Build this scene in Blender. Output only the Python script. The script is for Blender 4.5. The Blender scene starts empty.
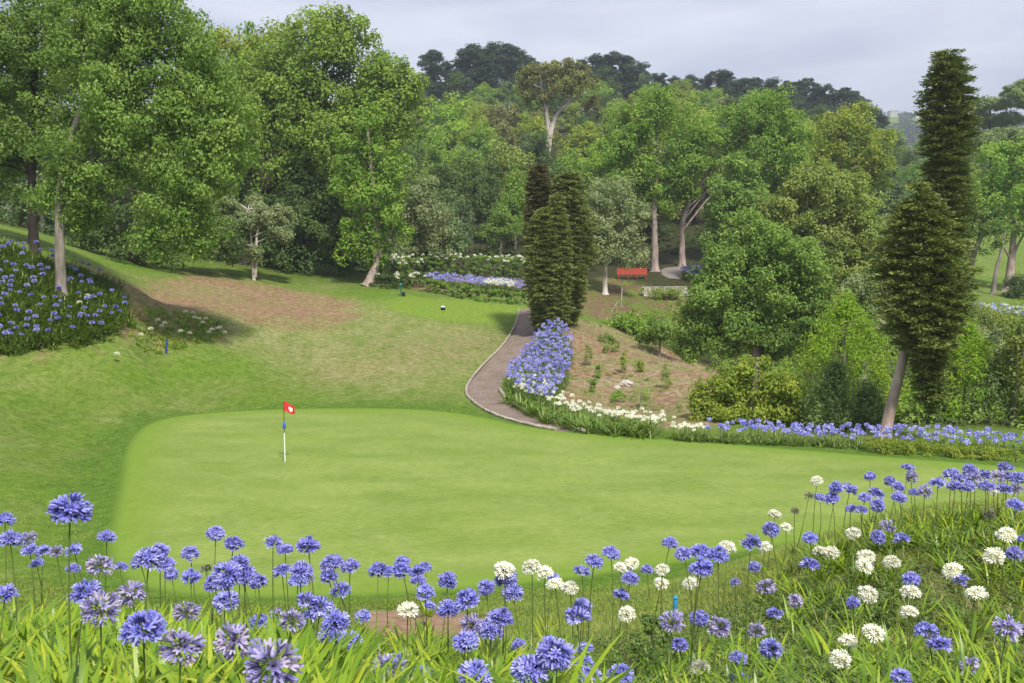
import bpy, math
import numpy as np
R = math.radians
C = bpy.context.scene.collection
PI = math.pi

# ------------------------------------------------------------------ camera, sky, sun, exposure
scene = bpy.context.scene
FPX = 995.6          # focal length in pixels of a 1024 px wide frame (35 mm)
CAM_Z = 7.65
PITCH = math.atan((341.5 - 245) / FPX)
cam_data = bpy.data.cameras.new('camera')
cam_data.lens = 35.0
cam_data.sensor_width = 36.0
cam_data.clip_start = 0.1
cam_data.clip_end = 9000
cam = bpy.data.objects.new('camera', cam_data)
cam.location = (0, 0, CAM_Z)
cam.rotation_euler = (PI / 2 - PITCH, 0, 0)
C.objects.link(cam)
scene.camera = cam

SUN_EL, SUN_AZ = R(52), R(160)      # azimuth clockwise from +Y (the viewing direction)
world = bpy.data.worlds.new('World')
scene.world = world
world.use_nodes = True
wt = world.node_tree
for n in list(wt.nodes):
    wt.nodes.remove(n)
def wn(t, **kw):
    n = wt.nodes.new(t)
    for k, v in kw.items():
        setattr(n, k, v)
    return n
w_out = wn('ShaderNodeOutputWorld'); w_bg = wn('ShaderNodeBackground')
w_sky = wn('ShaderNodeTexSky', sky_type='NISHITA', sun_disc=False)
w_sky.sun_elevation = SUN_EL; w_sky.sun_rotation = SUN_AZ
w_sky.air_density = 1.2; w_sky.dust_density = 2.0
w_tc = wn('ShaderNodeTexCoord'); w_map = wn('ShaderNodeMapping')
w_map.inputs['Scale'].default_value = (1.5, 1.5, 6.0)
w_map.inputs['Location'].default_value = (2.3, 0.7, 0.4)
w_noise = wn('ShaderNodeTexNoise'); w_noise.inputs['Scale'].default_value = 1.5
w_noise.inputs['Detail'].default_value = 5; w_noise.inputs['Roughness'].default_value = 0.5
w_noise.inputs['Distortion'].default_value = 0.3
w_ramp = wn('ShaderNodeValToRGB')
w_ramp.color_ramp.elements[0].position = 0.41; w_ramp.color_ramp.elements[0].color = (0.40, 0.44, 0.60, 1)
w_ramp.color_ramp.elements[1].position = 0.60; w_ramp.color_ramp.elements[1].color = (0.76, 0.78, 0.88, 1)
w_gain = wn('ShaderNodeVectorMath', operation='SCALE'); w_gain.inputs['Scale'].default_value = 5.5
w_mix = wn('ShaderNodeMix', data_type='RGBA'); w_mix.inputs['Factor'].default_value = 0.88
L = wt.links.new
L(w_tc.outputs['Generated'], w_map.inputs['Vector']); L(w_map.outputs['Vector'], w_noise.inputs['Vector'])
L(w_noise.outputs['Fac'], w_ramp.inputs['Fac']); L(w_ramp.outputs['Color'], w_gain.inputs[0])
L(w_sky.outputs['Color'], w_mix.inputs['A']); L(w_gain.outputs['Vector'], w_mix.inputs['B'])
L(w_mix.outputs['Result'], w_bg.inputs['Color']); w_bg.inputs['Strength'].default_value = 0.12
L(w_bg.outputs['Background'], w_out.inputs['Surface'])

sun_d = bpy.data.lights.new('sun', 'SUN')
sun_d.energy = 3.1; sun_d.angle = R(6); sun_d.color = (1.0, 0.95, 0.86)
sun = bpy.data.objects.new('sun', sun_d); C.objects.link(sun)
sun.rotation_euler = (PI / 2 - SUN_EL, 0, PI - SUN_AZ)   # light comes from azimuth SUN_AZ
sun.location = (30, -30, 60)

scene.view_settings.view_transform = 'Standard'
scene.view_settings.look = 'None'
scene.view_settings.gamma = 1
scene.view_settings.exposure = 0.9
scene.view_settings.use_curve_mapping = False
scene.render.engine = 'CYCLES'
scene.cycles.max_bounces = 6
scene.cycles.diffuse_bounces = 3
scene.cycles.transmission_bounces = 3
scene.cycles.glossy_bounces = 2
scene.cycles.use_denoising = True
HAZE = True

# ------------------------------------------------------------------ mesh helpers
class MB:
    """Collects quads; builds ONE mesh object."""
    def __init__(self):
        self.v, self.f, self.t, self.m, self.n = [], [], [], [], 0
    def add(self, v, f, tone=0.5, mat=0):
        v = np.asarray(v, float).reshape(-1, 3); f = np.asarray(f, int).reshape(-1, 4)
        self.v.append(v); self.f.append(f + self.n); self.n += len(v)
        self.t.append(np.broadcast_to(np.asarray(tone, float), (len(v),)))
        self.m.append(np.full(len(f), mat))
        return self
    def mesh(self, name, mats, smooth=False):
        me = bpy.data.meshes.new(name)
        v = np.concatenate(self.v); f = np.concatenate(self.f); t = np.concatenate(self.t); m = np.concatenate(self.m)
        me.vertices.add(len(v)); me.vertices.foreach_set('co', v.ravel())
        tri = f[:, 2] == f[:, 3]
        tot = np.where(tri, 3, 4)
        start = np.concatenate([[0], np.cumsum(tot)[:-1]])
        keep = np.ones_like(f, bool); keep[tri, 3] = False
        me.loops.add(int(tot.sum())); me.loops.foreach_set('vertex_index', f[keep].astype(np.int32))
        me.polygons.add(len(f)); me.polygons.foreach_set('loop_start', start.astype(np.int32))
        me.polygons.foreach_set('loop_total', tot.astype(np.int32))
        me.polygons.foreach_set('material_index', m.astype(np.int32))
        me.polygons.foreach_set('use_smooth', np.full(len(f), smooth))
        a = me.attributes.new('tone', 'FLOAT', 'POINT'); a.data.foreach_set('value', t.astype(np.float32))
        for mm in (mats if isinstance(mats, (list, tuple)) else [mats]):
            me.materials.append(mm)
        me.update(calc_edges=True)
        return me
    def build(self, name, mats, parent=None, smooth=False):
        return link(name, self.mesh(name, mats, smooth), parent)

def link(name, me, parent=None):
    o = bpy.data.objects.new(name, me); C.objects.link(o)
    if parent: o.parent = parent
    return o
def tag(o, label=None, cat=None, group=None, kind=None):
    if label: o['label'] = label
    if cat: o['category'] = cat
    if group: o['group'] = group
    if kind: o['kind'] = kind
    return o
def empty(name, loc, label, cat, group=None, rot=(0, 0, 0)):
    o = bpy.data.objects.new(name, None); C.objects.link(o)
    o.empty_display_size = 0.2
    o.location = loc; o.rotation_euler = rot
    return tag(o, label, cat, group)
def copy_thing(src, loc, rz=0, scale=(1, 1, 1), label=None, group=None):
    r = src.copy(); C.objects.link(r); r.location = loc; r.rotation_euler = (0, 0, rz); r.scale = scale
    if label: r['label'] = label
    if group: r['group'] = group
    for ch in list(src.children):
        c = ch.copy(); C.objects.link(c); c.parent = r
        for g in list(ch.children):
            d = g.copy(); C.objects.link(d); d.parent = c
    return r

def norm(a):
    return a / np.maximum(np.linalg.norm(a, axis=-1, keepdims=True), 1e-9)

def tube(mb, pts, radii, seg=8, tone=0.5, mat=0, wob=0.0, rng=None, cap=True):
    pts = np.asarray(pts, float); radii = np.broadcast_to(np.asarray(radii, float), (len(pts),))
    d = norm(np.gradient(pts, axis=0))
    ref = np.array([0.0, 1.0, 0.0]) if abs(d[0][1]) < 0.8 else np.array([1.0, 0, 0])
    a = norm(np.cross(d, ref)); b = np.cross(d, a)
    th = np.linspace(0, 2 * PI, seg, endpoint=False)
    rr = radii[:, None] * np.ones(seg)
    if wob and rng is not None:
        rr = rr * (1 + wob * rng.standard_normal((len(pts), seg)))
    v = pts[:, None] + rr[..., None] * (np.cos(th)[None, :, None] * a[:, None] + np.sin(th)[None, :, None] * b[:, None])
    n = len(pts)
    i, j = np.meshgrid(np.arange(n - 1), np.arange(seg), indexing='ij')
    j2 = (j + 1) % seg
    f = np.stack([i * seg + j, i * seg + j2, (i + 1) * seg + j2, (i + 1) * seg + j], -1).reshape(-1, 4)
    mb.add(v, f, tone, mat)
    if cap:
        for k in (0, n - 1):
            c = np.concatenate([v[k], pts[k][None]])
            jj = np.arange(seg)
            ff = np.stack([jj, (jj + 1) % seg, np.full(seg, seg), np.full(seg, seg)], -1)
            if k == 0: ff = ff[:, [1, 0, 2, 3]]
            mb.add(c, ff, tone, mat)

def box(mb, c, s, tone=0.5, mat=0, rz=0.0):
    x, y, z = np.asarray(s, float) / 2
    v = np.array([[-x, -y, -z], [x, -y, -z], [x, y, -z], [-x, y, -z], [-x, -y, z], [x, -y, z], [x, y, z], [-x, y, z]])
    if rz:
        cz, sz = math.cos(rz), math.sin(rz)
        v = v @ np.array([[cz, sz, 0], [-sz, cz, 0], [0, 0, 1]])
    mb.add(v + np.asarray(c, float), [[0, 3, 2, 1], [4, 5, 6, 7], [0, 1, 5, 4], [1, 2, 6, 5], [2, 3, 7, 6], [3, 0, 4, 7]], tone, mat)

def kites(mb, p, a, n, size, width, tone, fold=0.12, mat=0):
    """leaf-sized faces: point p, leaf axis a, normal n"""
    b = norm(np.cross(n, a)); n2 = np.cross(a, b)
    s = np.asarray(size)[:, None]; w = np.asarray(width)[:, None]
    v = np.stack([p - a * s / 2, p + b * w / 2 + n2 * s * fold, p + a * s / 2 - n2 * s * fold, p - b * w / 2 + n2 * s * fold], 1)
    k = len(p)
    mb.add(v.reshape(-1, 3), np.arange(4 * k).reshape(k, 4), np.repeat(np.broadcast_to(tone, (k,)), 4), mat)

def strips(mb, base, az, length, width, arch, lean, tone, seg=4, mat=0):
    """arching strap leaves: base (n,3), azimuth, length, width, arch (how far the tip bends), lean (initial angle from vertical)"""
    n = len(base)
    t = np.linspace(0, 1, seg + 1)
    th = lean[:, None] + arch[:, None] * t[None]
    ds = length[:, None] / seg
    r = np.concatenate([np.zeros((n, 1)), np.cumsum(np.sin(th[:, 1:]) * ds, 1)], 1)
    z = np.concatenate([np.zeros((n, 1)), np.cumsum(np.cos(th[:, 1:]) * ds, 1)], 1)
    dx, dy = np.cos(az), np.sin(az)
    ctr = np.stack([base[:, 0, None] + r * dx[:, None], base[:, 1, None] + r * dy[:, None], base[:, 2, None] + z], -1)
    w = width[:, None] * np.array([0.7 + 0.3 * min(1, 3 * x) if x < 0.6 else max(0.06, 1 - ((x - 0.6) / 0.4) ** 1.6) for x in t])[None] / 2
    side = np.stack([-dy, dx, np.zeros(n)], -1)
    v = np.stack([ctr - side[:, None] * w[..., None], ctr + side[:, None] * w[..., None]], 2)   # n, seg+1, 2, 3
    k = (np.arange(n) * (seg + 1) * 2)[:, None] + (np.arange(seg) * 2)[None]
    f = np.stack([k, k + 1, k + 3, k + 2], -1).reshape(-1, 4)
    mb.add(v.reshape(-1, 3), f, np.repeat(np.broadcast_to(tone, (n,)), (seg + 1) * 2), mat)

# ------------------------------------------------------------------ materials
def mat(name):
    m = bpy.data.materials.new(name); m.use_nodes = True
    nt = m.node_tree
    for n in list(nt.nodes): nt.nodes.remove(n)
    return m, nt
def ramp(nt, stops):
    r = nt.nodes.new('ShaderNodeValToRGB')
    e = r.color_ramp.elements
    while len(e) > 1: e.remove(e[-1])
    e[0].position = stops[0][0]; e[0].color = (*stops[0][1], 1)
    for p, c in stops[1:]:
        q = e.new(p); q.color = (*c, 1)
    return r
def leaf_mat(name, cols, trans=0.4, rough=0.55, vary=0.12, spec=0.3):
    """foliage: colour runs over the leaf's own tone; each copy of a tree differs a little"""
    m, nt = mat(name); N = nt.nodes.new; K = nt.links.new
    at = N('ShaderNodeAttribute'); at.attribute_name = 'tone'
    r = ramp(nt, [(i / (len(cols) - 1), c) for i, c in enumerate(cols)])
    K(at.outputs['Fac'], r.inputs['Fac'])
    oi = N('ShaderNodeObjectInfo'); hs = N('ShaderNodeHueSaturation')
    mr = N('ShaderNodeMapRange'); mr.inputs['To Min'].default_value = 1 - vary; mr.inputs['To Max'].default_value = 1 + vary
    K(oi.outputs['Random'], mr.inputs['Value']); K(mr.outputs['Result'], hs.inputs['Value'])
    K(r.outputs['Color'], hs.inputs['Color'])
    p = N('ShaderNodeBsdfPrincipled'); p.inputs['Roughness'].default_value = rough
    p.inputs['Specular IOR Level'].default_value = spec
    K(hs.outputs['Color'], p.inputs['Base Color'])
    tr = N('ShaderNodeBsdfTranslucent'); g = N('ShaderNodeMix'); g.data_type = 'RGBA'; g.blend_type = 'MULTIPLY'
    g.inputs['Factor'].default_value = 1; g.inputs['B'].default_value = (1.15, 1.1, 0.6, 1)
    K(hs.outputs['Color'], g.inputs['A']); K(g.outputs['Result'], tr.inputs['Color'])
    mx = N('ShaderNodeMixShader'); mx.inputs['Fac'].default_value = trans
    K(p.outputs[0], mx.inputs[1]); K(tr.outputs[0], mx.inputs[2])
    o = N('ShaderNodeOutputMaterial'); K(mx.outputs[0], o.inputs['Surface'])
    return m
def noise_mat(name, cols, scale=4.0, rough=0.85, bump=0.3, stretch=(1, 1, 1), detail=5, bscale=None, spec=0.3):
    m, nt = mat(name); N = nt.nodes.new; K = nt.links.new
    tc = N('ShaderNodeTexCoord'); mp = N('ShaderNodeMapping'); mp.inputs['Scale'].default_value = stretch
    K(tc.outputs['Object'], mp.inputs['Vector'])
    nz = N('ShaderNodeTexNoise'); nz.inputs['Scale'].default_value = scale; nz.inputs['Detail'].default_value = detail
    K(mp.outputs['Vector'], nz.inputs['Vector'])
    r = ramp(nt, [(0.3 + 0.4 * i / (len(cols) - 1), c) for i, c in enumerate(cols)]) if len(cols) > 1 else ramp(nt, [(0, cols[0]), (1, cols[0])])
    K(nz.outputs['Fac'], r.inputs['Fac'])
    p = N('ShaderNodeBsdfPrincipled'); p.inputs['Roughness'].default_value = rough; p.inputs['Specular IOR Level'].default_value = spec
    K(r.outputs['Color'], p.inputs['Base Color'])
    if bump:
        n2 = N('ShaderNodeTexNoise'); n2.inputs['Scale'].default_value = bscale or scale * 4; n2.inputs['Detail'].default_value = 4
        K(mp.outputs['Vector'], n2.inputs['Vector'])
        b = N('ShaderNodeBump'); b.inputs['Strength'].default_value = bump; b.inputs['Distance'].default_value = 0.05
        K(n2.outputs['Fac'], b.inputs['Height']); K(b.outputs['Normal'], p.inputs['Normal'])
    o = N('ShaderNodeOutputMaterial'); K(p.outputs[0], o.inputs['Surface'])
    return m
def plain(name, col, rough=0.6, metal=0.0):
    return noise_mat(name, [tuple(c * 0.85 for c in col), tuple(min(1, c * 1.1) for c in col)], 6, rough, 0.05)

# ------------------------------------------------------------------ terrain
def ray(px, py):
    u = (px - 512) / FPX; v = (341.5 - py) / FPX
    d = np.array([u, math.cos(PITCH) + v * math.sin(PITCH), -math.sin(PITCH) + v * math.cos(PITCH)])
    return d / d[1]
def at(px, py, Y):
    """the point at distance Y along the view direction that the photograph shows at (px, py)"""
    return np.array([0, 0, CAM_Z]) + ray(px, py) * Y
CP = []
for x, y, z in [(0, 0, 6.0), (-8, 0, 6.2), (8, 0, 6.1), (-6, 4.5, 5.5), (0, 4.5, 5.3), (3, 4.5, 5.15), (9, 5, 5.3),
                (-12, 8, 4.3), (-4, 7, 4.4), (0, 7, 4.2), (4, 7, 4.4), (-5, 10.5, 3.3), (-1.5, 10.5, 3.1), (1, 10.5, 3.05), (3, 10.5, 3.35), (5, 10.5, 3.8), (8, 11, 4.0), (13, 11, 4.2),
                (5, 13, 3.6), (8, 14, 3.75), (-7, 14, 1.7), (-3, 15, 1.3), (0.5, 15, 1.6), (3.5, 14, 2.6), (-12, 14, 1.8),
                (-6, 18, 0.5), (-2, 18, 0.55), (1.5, 18.5, 0.7), (4, 18, 1.5), (7, 18, 2.7), (12, 18, 3.0),
                (-5, 21.5, 0), (0, 22.5, 0), (4, 23.5, 0), (8, 24, 0.6), (13, 25, 1.1), (9.5, 28, 0.1), (16, 30, 0.1), (-14, 20, 0.5), (-25, 22, 1.2),
                (-3, 30, 0), (3, 35, 0), (-8, 38, 0), (10, 33, 0), (-26, 34, 1.5)]:
    CP.append((x, y, z))
for px, py, Y in [(0, 520, 26), (0, 450, 34), (60, 400, 44), (0, 400, 42), (0, 353, 46.5), (60, 351, 47.5), (130, 343, 50.5), (0, 238, 58), (60, 268, 56), (130, 288, 58),
                  (0, 233, 62), (90, 260, 72), (190, 276, 82), (245, 277, 88), (370, 284, 92), (300, 283, 90), (150, 300, 66), (200, 300, 70), (260, 310, 68),
                  (150, 350, 52), (200, 350, 54), (300, 350, 60), (400, 350, 62), (300, 380, 53), (400, 385, 52), (200, 390, 50), (300, 308, 76), (400, 300, 84),
                  (440, 325, 76), (470, 305, 84), (510, 330, 76), (500, 304, 86), (430, 290, 92), (520, 301, 90), (530, 310, 84), (525, 340, 70), (490, 375, 58),
                  (480, 390, 52), (500, 410, 46), (560, 430, 41), (545, 385, 53), (560, 332, 70), (570, 352, 64), (600, 335, 74), (640, 350, 68), (700, 368, 60),
                  (640, 390, 54), (690, 400, 50), (640, 425, 44), (590, 400, 51), (700, 435, 39.5),
                  (600, 318, 92), (640, 310, 98), (600, 290, 106), (640, 295, 108), (645, 283, 112), (690, 276, 118), (640, 271, 122), (720, 270, 126),
                  (760, 441, 39.5), (880, 448, 38), (1020, 456, 37),
                  (980, 317, 100), (980, 300, 112), (970, 286, 125), (975, 262, 150), (1010, 250, 175), (980, 200, 260), (1000, 150, 400),
                  (440, 262, 115), (440, 250, 130), (440, 200, 190), (440, 140, 280), (440, 108, 340), (540, 246, 140), (540, 110, 340), (600, 246, 150), (650, 254, 135),
                  (650, 115, 340), (750, 246, 140), (750, 130, 340), (850, 240, 150), (850, 150, 330), (910, 190, 260),
                  (100, 240, 110), (250, 246, 115), (100, 170, 250), (250, 140, 300)]:
    p = at(px, py, Y); CP.append(tuple(p))
for px, Y, z in [(640, 82, -1.6), (700, 75, -3), (760, 70, -4), (800, 44, -0.5), (900, 46, -0.5), (1000, 44, -0.5), (850, 60, -3), (1000, 60, -2.5), (900, 80, -2.5), (1020, 85, -1.5),
                 (440, 450, 48), (650, 450, 42), (850, 450, 26), (1000, 520, 40), (100, 450, 50), (512, 800, 40), (850, 800, 60), (100, 800, 60), (1020, 800, 70),
                 (820, 1300, 172), (920, 1300, 170), (1020, 1300, 158), (500, 1300, 120), (0, 1300, 120), (500, 2600, 120), (1000, 2600, 160), (0, 2600, 120),
                 (-500, 30, 3), (-500, 60, 8), (-500, 110, 14), (-500, 250, 30), (1500, 30, 2), (1500, 60, 0), (1500, 110, 3), (1500, 250, 20), (1500, 500, 50), (-500, 500, 50),
                 (-500, 1300, 130), (1500, 1300, 150)]:
    p = at(px, 245, Y); CP.append((p[0], Y, z))
CP = np.array(CP)
OFF = 12.0
def warp(x, y):
    return np.stack([2.2 * np.asarray(x) / (np.asarray(y) + OFF), np.log(np.asarray(y) + OFF)], -1)
def _phi(d2):
    return 0.5 * d2 * np.log(d2 + 1e-12)
_q = warp(CP[:, 0], CP[:, 1]); _s = (CP[:, 2] - CAM_Z) / (CP[:, 1] + OFF)
_n = len(_q)
_A = np.zeros((_n + 3, _n + 3))
_A[:_n, :_n] = _phi(((_q[:, None] - _q[None]) ** 2).sum(-1)) + 2e-4 * np.eye(_n)
_A[:_n, _n] = 1; _A[:_n, _n + 1:] = _q; _A[_n, :_n] = 1; _A[_n + 1:, :_n] = _q.T
_w = np.linalg.solve(_A, np.concatenate([_s, np.zeros(3)]))
def hz_raw(x, y):
    x = np.asarray(x, float); y = np.asarray(y, float); sh = np.broadcast(x, y).shape
    q = warp(np.broadcast_to(x, sh).ravel(), np.broadcast_to(y, sh).ravel())
    out = np.empty(len(q))
    for i in range(0, len(q), 20000):
        k = q[i:i + 20000]
        out[i:i + 20000] = _phi(((k[:, None] - _q[None]) ** 2).sum(-1)) @ _w[:_n] + _w[_n] + k @ _w[_n + 1:]
    return CAM_Z + out.reshape(sh) * (np.broadcast_to(y, sh) + OFF)
GREEN_Z = 0.0
def sdf(poly, x, y, closed=True):
    """signed distance to a polygon, negative inside"""
    x = np.asarray(x, float); y = np.asarray(y, float)
    p = np.stack([x.ravel(), y.ravel()], -1); poly = np.asarray(poly, float)[:, :2]
    best = np.full(len(p), 1e9); inside = np.zeros(len(p), bool)
    m = len(poly)
    for i in range(m if closed else m - 1):
        a, b = poly[i], poly[(i + 1) % m]
        ab = b - a; t = np.clip(((p - a) @ ab) / (ab @ ab + 1e-12), 0, 1)
        best = np.minimum(best, ((p - a - t[:, None] * ab) ** 2).sum(-1))
        if closed and a[1] != b[1]:
            c = (a[1] > p[:, 1]) != (b[1] > p[:, 1])
            inside ^= c & (p[:, 0] < (b[0] - a[0]) * (p[:, 1] - a[1]) / (b[1] - a[1]) + a[0])
    d = np.sqrt(best)
    return np.where(inside, -d, d).reshape(x.shape)
def smooth_poly(pts, it=2):
    p = np.asarray(pts, float)
    for _ in range(it):
        q = np.roll(p, -1, 0)
        p = np.stack([0.75 * p + 0.25 * q, 0.25 * p + 0.75 * q], 1).reshape(-1, p.shape[1])
    return p
def smooth_line(pts, it=2):
    p = np.asarray(pts, float)
    for _ in range(it):
        a, b = p[:-1], p[1:]
        m = np.stack([0.75 * a + 0.25 * b, 0.25 * a + 0.75 * b], 1).reshape(-1, p.shape[1])
        p = np.concatenate([p[:1], m, p[-1:]])
    return p
def flat_at(px, py, z=0.0):
    r = ray(px, py); Y = (z - CAM_Z) / r[2]
    return (r * Y)[:2]
green_poly = smooth_poly([flat_at(*p) for p in [(112, 560), (118, 520), (126, 480), (130, 445), (150, 422), (200, 413), (300, 408.5), (420, 409), (475, 416), (520, 427), (580, 434), (680, 441),
                                                (780, 449), (880, 457), (1010, 467), (1120, 478), (1150, 496), (1040, 512), (900, 522), (800, 540), (690, 559), (600, 573), (500, 585), (400, 592), (300, 596), (200, 594), (145, 586)]])
def hz(x, y):
    z = hz_raw(x, y)
    d = sdf(green_poly, x, y)
    w = np.clip(1 - d / 3.0, 0, 1); w = w * w * (3 - 2 * w)
    zg = GREEN_Z + 0.0 * np.asarray(x)
    return z * (1 - w) + zg * w
def h1(x, y):
    return float(hz(np.array([x]), np.array([y]))[0])
_YS = np.concatenate([np.arange(3, 30, 0.15), np.arange(30, 140, 0.4), np.arange(140, 700, 3), np.arange(700, 2500, 20)])
def ground(px, py):
    """where the sight line through (px, py) first meets the terrain"""
    r = ray(px, py)
    z = hz(r[0] * _YS, _YS); zr = CAM_Z + r[2] * _YS
    k = np.argmax(zr < z)
    if not (zr < z).any(): k = len(_YS) - 1
    k = max(k, 1)
    a, b = zr[k - 1] - z[k - 1], zr[k] - z[k]
    t = a / (a - b + 1e-9)
    Y = _YS[k - 1] + t * (_YS[k] - _YS[k - 1])
    return np.array([r[0] * Y, Y, h1(r[0] * Y, Y)])
def gpoly(pts, it=1):
    return smooth_poly([ground(*p) for p in pts], it)
path_l = [(564, 432), (530, 426), (500, 418), (478, 407), (464, 394), (470, 380), (486, 362), (504, 345), (515, 327), (519, 309)]
path_r = [(536, 309), (537, 325), (533, 345), (518, 362), (503, 378), (500, 391), (508, 401), (525, 410), (550, 420), (590, 432)]
PATH = smooth_poly([ground(*p) for p in path_l + path_r], 1)
BANK = gpoly([(552, 330), (575, 318), (620, 330), (665, 350), (712, 370), (745, 385), (735, 410), (700, 428), (650, 428), (590, 415), (545, 410), (540, 380)])
SLOPE = gpoly([(575, 312), (578, 282), (610, 276), (650, 292), (700, 296), (690, 320), (640, 322), (600, 318)])
DIRT1 = gpoly([(85, 280), (130, 290), (200, 279), (262, 288), (330, 300), (330, 316), (290, 322), (250, 316), (205, 306), (150, 300), (130, 312), (105, 300)])
DIRT2 = gpoly([(440, 345), (510, 335), (500, 350), (470, 360), (420, 372), (380, 380), (320, 375), (370, 360)])
DRY = gpoly([(110, 278), (200, 272), (300, 292), (420, 318), (500, 330), (490, 362), (420, 395), (320, 378), (260, 350), (225, 345), (160, 312)])
BED = gpoly([(-60, 352), (60, 352), (110, 346), (132, 330), (130, 305), (118, 285), (60, 266), (20, 252), (-60, 240)])
BEDSOIL = gpoly([(-60, 356), (80, 356), (180, 348), (226, 340), (222, 318), (190, 312), (150, 306), (120, 285), (60, 266), (-60, 240)])
TEE = gpoly([(402, 296), (440, 300), (522, 305), (516, 318), (470, 322), (420, 316), (385, 308)])
PATCH = gpoly([(352, 612), (385, 609), (440, 611), (492, 618), (515, 630), (470, 640), (400, 640), (360, 630)])
UPPATH = gpoly([(660, 268), (684, 267), (690, 273), (684, 279), (664, 278)])
REDSTRIP = gpoly([(405, 287), (420, 278), (530, 278), (530, 300), (440, 292)])
# ------------------------------------------------------------------ the ground sheet
def make_ground():
    ys = np.concatenate([np.arange(-8, 60, 0.3), np.arange(60, 130, 0.6), np.arange(130, 450, 4), np.arange(450, 2700, 30)])
    cs = np.concatenate([np.linspace(-6, -1.32, 20), np.linspace(-1.3, -0.56, 90), np.linspace(-0.557, 0.557, 380), np.linspace(0.56, 1.3, 90), np.linspace(1.32, 6, 20)])
    Y, Cc = np.meshgrid(ys, cs, indexing='ij')
    X = Cc * (Y + 20 - np.minimum(Y, 16) * 0.5)
    Z = hz(X, Y)
    far = np.clip((Y - 60) / 60, 0, 1)
    rng = np.random.default_rng(1)
    Z = Z + 0.02 * rng.standard_normal(Z.shape) * np.clip(sdf(green_poly, X, Y) / 2, 0, 1) * np.clip(Y / 10, 0, 1) * (1 - far)
    v = np.stack([X, Y, Z], -1).reshape(-1, 3)
    nr, nc = X.shape
    i, j = np.meshgrid(np.arange(nr - 1), np.arange(nc - 1), indexing='ij')
    f = np.stack([i * nc + j, i * nc + j + 1, (i + 1) * nc + j + 1, (i + 1) * nc + j], -1).reshape(-1, 4)
    me = MB().add(v, f).mesh('ground', ground_mat(), True)
    def attr(name, vals):
        a = me.attributes.new(name, 'FLOAT', 'POINT'); a.data.foreach_set('value', np.asarray(vals, np.float32).ravel())
    def lim(poly, pad=8):
        out = np.full(X.shape, 50.0)
        lo, hi = poly[:, :2].min(0) - pad, poly[:, :2].max(0) + pad
        k = (X > lo[0]) & (X < hi[0]) & (Y > lo[1]) & (Y < hi[1])
        out[k] = sdf(poly, X[k], Y[k]); return out
    for nm, poly in (('green', green_poly), ('path', PATH), ('bank', BANK), ('slope', SLOPE), ('dirta', DIRT1), ('dirtb', DIRT2), ('dry', DRY), ('bedsoil', BEDSOIL), ('tee', TEE), ('patch', PATCH), ('uppath', UPPATH), ('strip', REDSTRIP)):
        attr(nm, lim(poly))
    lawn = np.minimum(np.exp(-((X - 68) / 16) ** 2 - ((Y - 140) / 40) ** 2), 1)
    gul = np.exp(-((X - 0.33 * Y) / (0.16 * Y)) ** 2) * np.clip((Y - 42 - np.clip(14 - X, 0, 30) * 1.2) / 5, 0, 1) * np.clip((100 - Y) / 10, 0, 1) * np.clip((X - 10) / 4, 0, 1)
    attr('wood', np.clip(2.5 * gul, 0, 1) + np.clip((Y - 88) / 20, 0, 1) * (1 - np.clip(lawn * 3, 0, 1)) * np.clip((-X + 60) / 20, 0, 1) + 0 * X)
    attr('near', np.clip((17 - Y) / 5, 0, 1))
    o = link('ground', me); tag(o, kind='structure')
    return o

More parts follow.
